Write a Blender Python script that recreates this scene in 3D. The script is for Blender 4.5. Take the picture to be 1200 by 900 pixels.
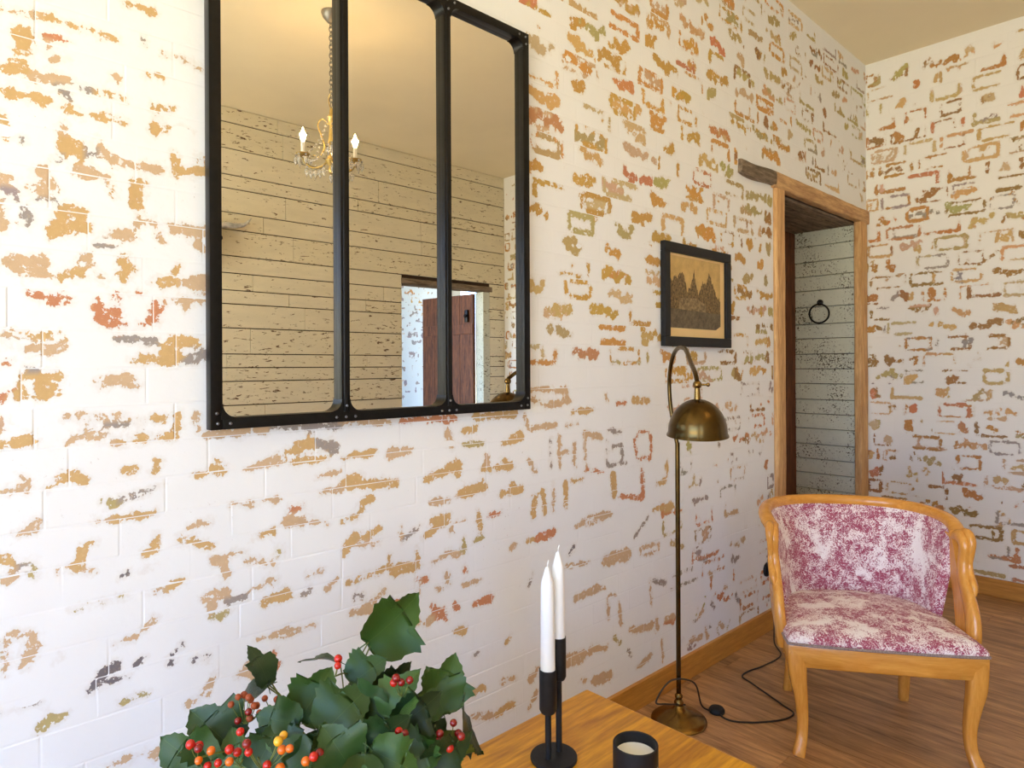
import bpy, bmesh, math, random
import numpy as np
from mathutils import Vector, Matrix, noise as mnoise

scene = bpy.context.scene
for _o in list(bpy.data.objects):
    bpy.data.objects.remove(_o)
COL = scene.collection

# ------------------------------------------------------------------ camera
CAM_LOC = Vector((1.515, 0.0, 1.30))
YAW = math.radians(46.8)
ROLL = math.radians(-0.30)
FPX = 775.0
cam_data = bpy.data.cameras.new('camera')
cam_data.sensor_width = 36.0
cam_data.lens = FPX / 1200.0 * 36.0
cam_data.shift_y = -20.0 / 1200.0
cam_data.clip_start = 0.02
cam = bpy.data.objects.new('camera', cam_data)
CAM_ROT = Matrix.Rotation(YAW, 3, 'Z') @ Matrix.Rotation(math.pi / 2, 3, 'X') @ Matrix.Rotation(ROLL, 3, 'Z')
cam.matrix_world = Matrix.Translation(CAM_LOC) @ CAM_ROT.to_4x4()
COL.objects.link(cam)
scene.camera = cam

# ------------------------------------------------------------------ view
scene.view_settings.view_transform = 'Standard'
scene.view_settings.look = 'None'
scene.view_settings.gamma = 1.0
scene.view_settings.use_curve_mapping = False
scene.view_settings.exposure = 0.0

# ------------------------------------------------------------------ world: blue sky; warm bright lower half added to lift ceiling and upper walls
SKY_STRENGTH = 12.8
CHANDELIER_WATTS = 31.0
world = bpy.data.worlds.new('sky_and_ground_glow')
scene.world = world
world.use_nodes = True
wn, wl = world.node_tree.nodes, world.node_tree.links
wn.clear()
w_out = wn.new('ShaderNodeOutputWorld')
w_bg = wn.new('ShaderNodeBackground')
w_tc = wn.new('ShaderNodeTexCoord')
w_sep = wn.new('ShaderNodeSeparateXYZ')
w_ramp = wn.new('ShaderNodeValToRGB')
w_ramp.color_ramp.elements[0].position = 0.49
w_ramp.color_ramp.elements[0].color = (0.94, 0.93, 0.77, 1)
w_ramp.color_ramp.elements[1].position = 0.53
w_ramp.color_ramp.elements[1].color = (0.35, 0.57, 1.03, 1)
w_map = wn.new('ShaderNodeMapRange')
w_map.inputs[1].default_value = -1
w_map.inputs[2].default_value = 1
wl.new(w_tc.outputs['Generated'], w_sep.inputs[0])
wl.new(w_sep.outputs['Z'], w_map.inputs[0])
wl.new(w_map.outputs[0], w_ramp.inputs[0])
wl.new(w_ramp.outputs[0], w_bg.inputs[0])
w_bg.inputs[1].default_value = SKY_STRENGTH
wl.new(w_bg.outputs[0], w_out.inputs[0])


def window_portal(loc, size_x, size_y, aim):
    """Sampling guide in a window opening: lets in the sky, gives off nothing itself."""
    ld = bpy.data.lights.new('window_portal', 'AREA')
    ld.shape = 'RECTANGLE'
    ld.size, ld.size_y = size_x, size_y
    ld.cycles.is_portal = True
    o = bpy.data.objects.new('window_portal', ld)
    o.location = loc
    o.rotation_euler = Vector(aim).to_track_quat('-Z', 'Z').to_euler()
    COL.objects.link(o)


# room numbers
ROOM_W, ROOM_D, ROOM_H, FRONT_Y = 3.41, 4.51, 3.20, -2.50
WIN = [(-1.55, -0.75)]
WZ0, WZ1 = 0.45, 2.45
FW = (0.35, 3.10)
for _a, _b in WIN:
    window_portal((ROOM_W + 0.06, (_a + _b) / 2, (WZ0 + WZ1) / 2), _b - _a, WZ1 - WZ0, (-1, 0, 0))
FZ0 = 0.08
window_portal(((FW[0] + FW[1]) / 2, FRONT_Y - 0.06, (FZ0 + WZ1) / 2), FW[1] - FW[0], WZ1 - FZ0, (0, 1, 0))

scene.cycles.max_bounces = 10
scene.cycles.diffuse_bounces = 6
scene.cycles.sample_clamp_indirect = 6.0
scene.cycles.caustics_reflective = False
scene.cycles.caustics_refractive = False


# ------------------------------------------------------------------ picture helpers
def ray(px, py):
    v = Vector(((px - 600.0) / FPX, (430.0 - py) / FPX, -1.0))
    return CAM_ROT @ v


def at(px, py, depth):
    return CAM_LOC + ray(px, py) * depth


def on_plane(px, py, axis, value):
    r = ray(px, py)
    k = (value - CAM_LOC[axis]) / r[axis]
    return CAM_LOC + r * k


# ------------------------------------------------------------------ mesh helpers
def mesh_obj(name, verts, faces, mat=None, parent=None, smooth=False):
    me = bpy.data.meshes.new(name)
    me.from_pydata([tuple(v) for v in verts], [], [tuple(f) for f in faces])
    me.validate()
    me.update()
    if smooth:
        me.polygons.foreach_set('use_smooth', [True] * len(me.polygons))
    if mat:
        me.materials.append(mat)
    o = bpy.data.objects.new(name, me)
    COL.objects.link(o)
    if parent:
        o.parent = parent
    return o


def share(name, me, parent=None, loc=None, rot=None, scale=None):
    o = bpy.data.objects.new(name, me)
    COL.objects.link(o)
    if parent:
        o.parent = parent
    if loc is not None:
        o.location = loc
    if rot is not None:
        o.rotation_euler = rot
    if scale is not None:
        o.scale = scale
    return o


def tag(o, label=None, cat=None, group=None, kind=None):
    if label:
        o['label'] = label
    if cat:
        o['category'] = cat
    if group:
        o['group'] = group
    if kind:
        o['kind'] = kind
    return o


def thing(name, label, cat, loc=(0, 0, 0), rz=0.0, group=None):
    o = bpy.data.objects.new(name, None)
    o.empty_display_size = 0.05
    COL.objects.link(o)
    o.location = loc
    o.rotation_euler = (0, 0, rz)
    return tag(o, label, cat, group)


class Geo:
    """Collects shapes for one mesh."""

    def __init__(self):
        self.v, self.f = [], []

    def add(self, verts, faces):
        n = len(self.v)
        self.v += [Vector(p) for p in verts]
        self.f += [tuple(i + n for i in f) for f in faces]
        return self

    def box(self, lo, hi, bevel=0.0):
        bm = bmesh.new()
        bmesh.ops.create_cube(bm, size=1.0)
        for q in bm.verts:
            q.co = Vector((lo[k] + (q.co[k] + 0.5) * (hi[k] - lo[k]) for k in range(3)))
        if bevel > 0:
            bmesh.ops.bevel(bm, geom=list(bm.edges), offset=bevel, segments=2, profile=0.6, affect='EDGES')
        bm.verts.ensure_lookup_table()
        bm.verts.index_update()
        self.add([q.co.copy() for q in bm.verts], [[q.index for q in f.verts] for f in bm.faces])
        bm.free()
        return self

    def lathe(self, profile, segs=24, center=(0, 0, 0), cap=True):
        """profile: list of (radius, z) from bottom to top."""
        cx, cy, cz = center
        verts, faces = [], []
        for r, z in profile:
            for k in range(segs):
                a = 2 * math.pi * k / segs
                verts.append((cx + r * math.cos(a), cy + r * math.sin(a), cz + z))
        for i in range(len(profile) - 1):
            for k in range(segs):
                a, b = i * segs + k, i * segs + (k + 1) % segs
                faces.append((a, b, b + segs, a + segs))
        if cap:
            if profile[0][0] > 1e-5:
                faces.append(tuple(reversed(range(segs))))
            if profile[-1][0] > 1e-5:
                n = (len(profile) - 1) * segs
                faces.append(tuple(range(n, n + segs)))
        return self.add(verts, faces)

    def sweep(self, pts, radii, segs=10, caps=True, up=None, power=2.0):
        """Tube along pts. radii: number, list of numbers or list of (a, b). power > 2 squares the section."""
        pts = [Vector(p) for p in pts]
        n = len(pts)
        if not isinstance(radii, (list, tuple)):
            radii = [radii] * n
        tang = []
        for i in range(n):
            t = pts[min(i + 1, n - 1)] - pts[max(i - 1, 0)]
            tang.append(t.normalized() if t.length > 1e-9 else Vector((0, 0, 1)))
        ref = Vector(up) if up else (Vector((0, 0, 1)) if abs(tang[0].z) < 0.9 else Vector((1, 0, 0)))
        nrm = (ref - tang[0] * ref.dot(tang[0])).normalized()
        verts, faces = [], []
        for i in range(n):
            if up:
                q = Vector(up) - tang[i] * Vector(up).dot(tang[i])
                nrm = q.normalized() if q.length > 1e-4 else nrm
            else:
                q = nrm - tang[i] * nrm.dot(tang[i])
                nrm = q.normalized() if q.length > 1e-6 else nrm
            bi = tang[i].cross(nrm)
            ra, rb = radii[i] if isinstance(radii[i], (list, tuple)) else (radii[i], radii[i])
            for k in range(segs):
                a = 2 * math.pi * (k + 0.5) / segs
                c, s = math.cos(a), math.sin(a)
                if power != 2.0:
                    c = math.copysign(abs(c) ** (2 / power), c)
                    s = math.copysign(abs(s) ** (2 / power), s)
                verts.append(pts[i] + nrm * (ra * c) + bi * (rb * s))
        for i in range(n - 1):
            for k in range(segs):
                a, b = i * segs + k, i * segs + (k + 1) % segs
                faces.append((a, b, b + segs, a + segs))
        if caps:
            faces.append(tuple(reversed(range(segs))))
            faces.append(tuple(range((n - 1) * segs, n * segs)))
        return self.add(verts, faces)

    def ball(self, c, r, segs=12, rings=8, sz=1.0):
        prof = [(max(r * math.sin(math.pi * i / rings), 1e-6), -r * sz * math.cos(math.pi * i / rings)) for i in range(rings + 1)]
        return self.lathe(prof, segs, c, cap=False)

    def build(self, name, mat, parent=None, smooth=True, angle=40):
        o = mesh_obj(name, self.v, self.f, mat, parent)
        if smooth:
            bm = bmesh.new()
            bm.from_mesh(o.data)
            bmesh.ops.remove_doubles(bm, verts=bm.verts, dist=1e-6)
            bmesh.ops.recalc_face_normals(bm, faces=bm.faces)
            lim = math.radians(angle)
            for e in bm.edges:
                if len(e.link_faces) == 2:
                    e.smooth = e.calc_face_angle(0.0) < lim
            for f in bm.faces:
                f.smooth = True
            bm.to_mesh(o.data)
            bm.free()
        return o


def spline(pts, per=6):
    """Catmull-Rom through points of any dimension."""
    P = [np.array(p, float) for p in pts]
    P = [2 * P[0] - P[1]] + P + [2 * P[-1] - P[-2]]
    out = []
    for i in range(1, len(P) - 2):
        for k in range(per):
            t = k / per
            a, b, c, d = P[i - 1], P[i], P[i + 1], P[i + 2]
            out.append(0.5 * (2 * b + (c - a) * t + (2 * a - 5 * b + 4 * c - d) * t * t + (3 * b - a - 3 * c + d) * t ** 3))
    out.append(P[-2])
    return [tuple(float(x) for x in q) for q in out]


# ------------------------------------------------------------------ materials
class NT:
    def __init__(self, name):
        self.m = bpy.data.materials.new(name)
        self.m.use_nodes = True
        self.t = self.m.node_tree
        self.t.nodes.clear()
        self.out = self.t.nodes.new('ShaderNodeOutputMaterial')
        self.b = self.t.nodes.new('ShaderNodeBsdfPrincipled')
        self.t.links.new(self.b.outputs[0], self.out.inputs[0])

    def n(self, kind, **kw):
        q = self.t.nodes.new('ShaderNode' + kind)
        for k, v in kw.items():
            setattr(q, k, v)
        return q

    def link(self, a, b):
        self.t.links.new(a, b)

    def val(self, sock, v):
        if hasattr(v, 'is_linked') or isinstance(v, bpy.types.NodeSocket):
            self.link(v, sock)
        else:
            sock.default_value = v

    def coords(self, space='Object', scale=(1, 1, 1), rot=(0, 0, 0), loc=(0, 0, 0)):
        if space == 'World':
            src = self.n('NewGeometry').outputs['Position']
        else:
            src = self.n('TexCoord').outputs[space]
        mp = self.n('Mapping')
        self.link(src, mp.inputs[0])
        mp.inputs['Scale'].default_value = scale
        mp.inputs['Rotation'].default_value = rot
        mp.inputs['Location'].default_value = loc
        return mp.outputs[0]

    def noise(self, vec, scale=5.0, detail=4.0, rough=0.55, distort=0.0, out='Fac'):
        q = self.n('TexNoise')
        self.link(vec, q.inputs['Vector'])
        q.inputs['Scale'].default_value = scale
        q.inputs['Detail'].default_value = detail
        q.inputs['Roughness'].default_value = rough
        q.inputs['Distortion'].default_value = distort
        return q.outputs[out]

    def math(self, op, a, b=0.0, c=0.0, clamp=False):
        q = self.n('Math', operation=op, use_clamp=clamp)
        self.val(q.inputs[0], a)
        self.val(q.inputs[1], b)
        self.val(q.inputs[2], c)
        return q.outputs[0]

    def step(self, v, lo, hi):
        q = self.n('MapRange', interpolation_type='SMOOTHSTEP')
        self.val(q.inputs[0], v)
        q.inputs[1].default_value, q.inputs[2].default_value = lo, hi
        return q.outputs[0]

    def ramp(self, fac, stops):
        q = self.n('ValToRGB')
        els = q.color_ramp.elements
        while len(els) < len(stops):
            els.new(0.5)
        for e, (p, c) in zip(els, stops):
            e.position = p
            e.color = (*c, 1)
        self.val(q.inputs[0], fac)
        return q.outputs[0]

    def mix(self, fac, a, b, mode='MIX'):
        q = self.n('Mix', data_type='RGBA', blend_type=mode)
        self.val(q.inputs[0], fac)
        for s, v in ((q.inputs[6], a), (q.inputs[7], b)):
            if isinstance(v, tuple):
                s.default_value = (*v, 1) if len(v) == 3 else v
            else:
                self.link(v, s)
        return q.outputs[2]

    def bump(self, h, strength=0.3, dist=0.002):
        q = self.n('Bump')
        q.inputs['Strength'].default_value = strength
        q.inputs['Distance'].default_value = dist
        self.link(h, q.inputs['Height'])
        self.link(q.outputs[0], self.b.inputs['Normal'])

    def set(self, color=None, rough=None, metal=None, spec=None, **kw):
        for k, v in (('Base Color', color), ('Roughness', rough), ('Metallic', metal), ('Specular IOR Level', spec)):
            if v is None:
                continue
            s = self.b.inputs[k]
            if isinstance(v, tuple):
                s.default_value = (*v, 1)
            else:
                self.val(s, v)
        for k, v in kw.items():
            self.val(self.b.inputs[k.replace('_', ' ')], v)
        return self.m


def srgb(r, g, b):
    f = lambda c: (c / 255 / 12.92) if c <= 10 else ((c / 255 + 0.055) / 1.055) ** 2.4
    return (f(r), f(g), f(b))


def plain(name, color, rough=0.6, metal=0.0, spec=0.5, vary=0.12, scale=30.0, bump=0.0):
    t = NT(name)
    v = t.coords()
    f = t.noise(v, scale, 4)
    c2 = tuple(max(0, x * (1 - vary * 2)) for x in color)
    c = t.ramp(f, [(0.3, c2), (0.7, color)])
    if bump:
        t.bump(f, bump, 0.001)
    return t.set(c, rough, metal, spec)


def wood(name, light, dark, rough=0.35, axis=0, scale=6.0, stretch=12.0, spec=0.5, knots=0.0, coat=0.0, space='Object', per_object=0.0, bump=0.12):
    """axis: which coordinate the grain runs along."""
    t = NT(name)
    sc = [stretch] * 3
    sc[axis] = 1.0
    v = t.coords(space, tuple(sc))
    if per_object:
        oi = t.n('ObjectInfo')
        off = t.n('VectorMath', operation='MULTIPLY_ADD')
        cmb = t.n('CombineXYZ')
        for k in range(3):
            t.link(oi.outputs['Random'], cmb.inputs[k])
        t.link(cmb.outputs[0], off.inputs[0])
        off.inputs[1].default_value = (37, 53, 71)
        t.link(v, off.inputs[2])
        v = off.outputs[0]
    g = t.noise(v, scale, 5, 0.6, 0.6)
    f = t.noise(v, scale * 4.5, 3, 0.6)
    s = t.math('MULTIPLY_ADD', f, 0.35, t.math('MULTIPLY', g, 0.65))
    mid = tuple((a + b) / 2 for a, b in zip(light, dark))
    c = t.ramp(s, [(0.36, dark), (0.5, mid), (0.62, light)])
    if per_object:
        k = t.math('MULTIPLY_ADD', oi.outputs['Random'], per_object, 1 - per_object / 2)
        hs = t.n('HueSaturation')
        t.link(c, hs.inputs['Color'])
        t.link(k, hs.inputs['Value'])
        c = hs.outputs[0]
    if knots:
        kv = t.n('TexVoronoi')
        t.link(t.coords(space, (3.0, 3.0, 3.0) if axis is None else tuple(1.2 if i == axis else 4.0 for i in range(3))), kv.inputs['Vector'])
        kv.inputs['Scale'].default_value = 1.3
        km = t.step(kv.outputs['Distance'], 0.16, 0.05)
        c = t.mix(t.math('MULTIPLY', km, knots), c, tuple(x * 0.45 for x in dark))
    t.bump(s, bump, 0.001)
    kw = {}
    if coat:
        kw = {'Coat_Weight': coat, 'Coat_Roughness': 0.15}
    return t.set(c, rough, 0.0, spec, **kw)


M = {}
M['honey'] = wood('honey_lacquered_beech', srgb(224, 160, 72), srgb(204, 134, 50), 0.25, 2, 5, 8, 0.5, 0, 0.25)
M['honey_h'] = wood('honey_lacquered_beech_rail', srgb(224, 160, 72), srgb(204, 134, 50), 0.25, 0, 5, 8, 0.5, 0, 0.25)
M['baseboard'] = wood('varnished_pine_baseboard', srgb(206, 146, 64), srgb(172, 114, 42), 0.4, 1, 4, 14)
M['baseboard_b'] = wood('varnished_pine_baseboard_cross', srgb(206, 146, 64), srgb(172, 114, 42), 0.4, 0, 4, 14)
M['floor'] = wood('oak_floor_plank', srgb(196, 150, 102), srgb(130, 92, 58), 0.42, 0, 3.0, 9, 0.45, 0.35, 0, 'World', 0.28, 0.1)
M['table'] = wood('waxed_pine_tabletop', srgb(226, 162, 30), srgb(164, 104, 10), 0.38, 1, 3.0, 9, 0.5, 0.7)
M['table_leg'] = wood('waxed_pine_leg', srgb(205, 136, 48), srgb(146, 82, 22), 0.4, 2, 3.0, 9)
M['door_trim'] = wood('old_oak_door_frame', srgb(226, 184, 128), srgb(178, 130, 80), 0.6, 2, 4, 9, 0.3, 0.2, bump=0.3)
M['door_trim_h'] = wood('old_oak_lintel', srgb(216, 176, 126), srgb(160, 118, 80), 0.65, 1, 4, 9, 0.3, 0.3, bump=0.5)
M['grey_wood'] = wood('weathered_grey_beam', srgb(150, 132, 112), srgb(84, 72, 60), 0.8, 1, 5, 10, 0.2, 0, bump=0.7)
M['red_door'] = wood('red_brown_door', srgb(124, 72, 40), srgb(66, 34, 18), 0.55, 2, 5, 8, 0.3, 0, bump=0.4)
M['black_iron'] = plain('black_iron', (0.012, 0.011, 0.011), 0.38, 0.6, 0.5, 0.2, 60)
M['black_matte'] = plain('black_matte_metal', (0.012, 0.012, 0.014), 0.55, 0.2, 0.4, 0.2, 60)
M['rivet'] = plain('worn_rivet', (0.25, 0.25, 0.26), 0.35, 0.9)
M['brass'] = plain('aged_brass', srgb(150, 116, 62), 0.27, 1.0, 0.5, 0.25, 14)
M['brass_dark'] = plain('dark_aged_brass', srgb(104, 82, 46), 0.24, 1.0, 0.5, 0.3, 14)
M['cable'] = plain('dark_brown_cable', (0.02, 0.012, 0.008), 0.5)
M['wax'] = plain('white_candle_wax', (0.88, 0.88, 0.87), 0.45, 0, 0.4, 0.01)
M['wick'] = plain('burnt_wick', (0.03, 0.025, 0.02), 0.9)
M['white_paint'] = plain('white_paint', (0.82, 0.82, 0.80), 0.5, 0, 0.4, 0.03)
M['label_paper'] = plain('pale_label', (0.7, 0.68, 0.62), 0.7)
M['bone'] = plain('bleached_bone', srgb(205, 200, 188), 0.7, 0, 0.3, 0.15, 14, 0.3)
M['horn'] = plain('grey_horn', srgb(226, 222, 214), 0.5, 0, 0.4, 0.3, 20, 0.3)
M['stoneware'] = plain('glazed_stoneware', srgb(196, 190, 178), 0.3, 0, 0.5, 0.06, 12)
M['stem'] = plain('green_brown_stem', srgb(110, 118, 52), 0.6, 0, 0.4, 0.2, 40)

# ------------------------------------------------------------------ whitewash over brick
def whitewash(name, wash, amp=0.007, freq=34.0, chips=0.5, attr=True):
    """White lime wash; where the 'bare' field of the piece is positive the wash has flaked off to the brick."""
    t = NT(name)
    p = t.coords('World')
    n1 = t.noise(p, freq, 5, 0.62, 0.4)
    n2 = t.noise(p, freq * 3.4, 3, 0.6)
    n3 = t.noise(p, 3.2, 3, 0.5)
    a = t.n('Attribute', attribute_name='bare')
    tint = t.n('Attribute', attribute_name='tint')
    ns = t.math('ADD', t.math('MULTIPLY', t.math('SUBTRACT', n1, 0.5), amp * 3.2), t.math('MULTIPLY', t.math('SUBTRACT', n2, 0.5), amp * 1.3))
    sd = t.math('ADD', a.outputs['Fac'], ns)
    mask = t.step(sd, -0.0006, 0.0010)
    halo = t.step(sd, -0.011, 0.0)
    # hold-out scraps of wash left inside the bare spots
    scraps = t.step(t.noise(p, freq * 1.7, 4, 0.65), 0.60, 0.66)
    mask = t.math('MULTIPLY', mask, t.math('SUBTRACT', 1.0, t.math('MULTIPLY', scraps, 0.8)))
    # tiny chips everywhere, in loose drifts
    c1 = t.noise(p, freq * 2.3, 3, 0.7)
    drift = t.step(n3, 0.45, 0.75)
    chip = t.math('MULTIPLY', t.step(c1, 0.67, 0.70), t.math('MULTIPLY', drift, chips))
    base = t.mix(t.noise(p, 9.0, 4), tuple(x * 0.955 for x in wash), wash)
    base = t.mix(t.math('MULTIPLY', halo, 0.16), base, srgb(196, 176, 150))
    base = t.mix(chip, base, srgb(150, 128, 104))
    bare = t.mix(t.noise(p, 55.0, 4, 0.7), tint.outputs['Color'], t.mix(0.28, tint.outputs['Color'], srgb(120, 84, 52)))
    bare = t.mix(t.math('MULTIPLY', t.step(n2, 0.55, 0.75), 0.35), bare, srgb(224, 196, 150))
    col = t.mix(mask, base, bare)
    h = t.math('ADD', t.math('MULTIPLY', t.math('SUBTRACT', 1.0, mask), 0.8), t.math('MULTIPLY', t.noise(p, 22.0, 5, 0.6), 0.7))
    h = t.math('ADD', h, t.math('MULTIPLY', t.noise(p, 7.0, 3, 0.5), 3.2))
    h = t.math('ADD', h, t.math('MULTIPLY', t.noise(p, 90.0, 3, 0.6), 0.25))
    t.bump(h, 0.40, 0.0024)
    return t.set(col, 0.82, 0.0, 0.25)


M['wash'] = whitewash('whitewashed_brick', srgb(240, 241, 243), 0.013)
M['wash_back'] = whitewash('whitewashed_block', srgb(241, 239, 235), 0.011, 40.0, 0.35)

TINTS = {
    'o': srgb(214, 178, 124), 't': srgb(214, 184, 150), 'r': srgb(208, 142, 106), 'g': srgb(164, 156, 152),
    'v': srgb(190, 174, 122), 'G': srgb(120, 116, 122), 'd': srgb(164, 128, 82), 'n': srgb(196, 142, 84), 'O': srgb(210, 164, 92),
}

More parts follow.
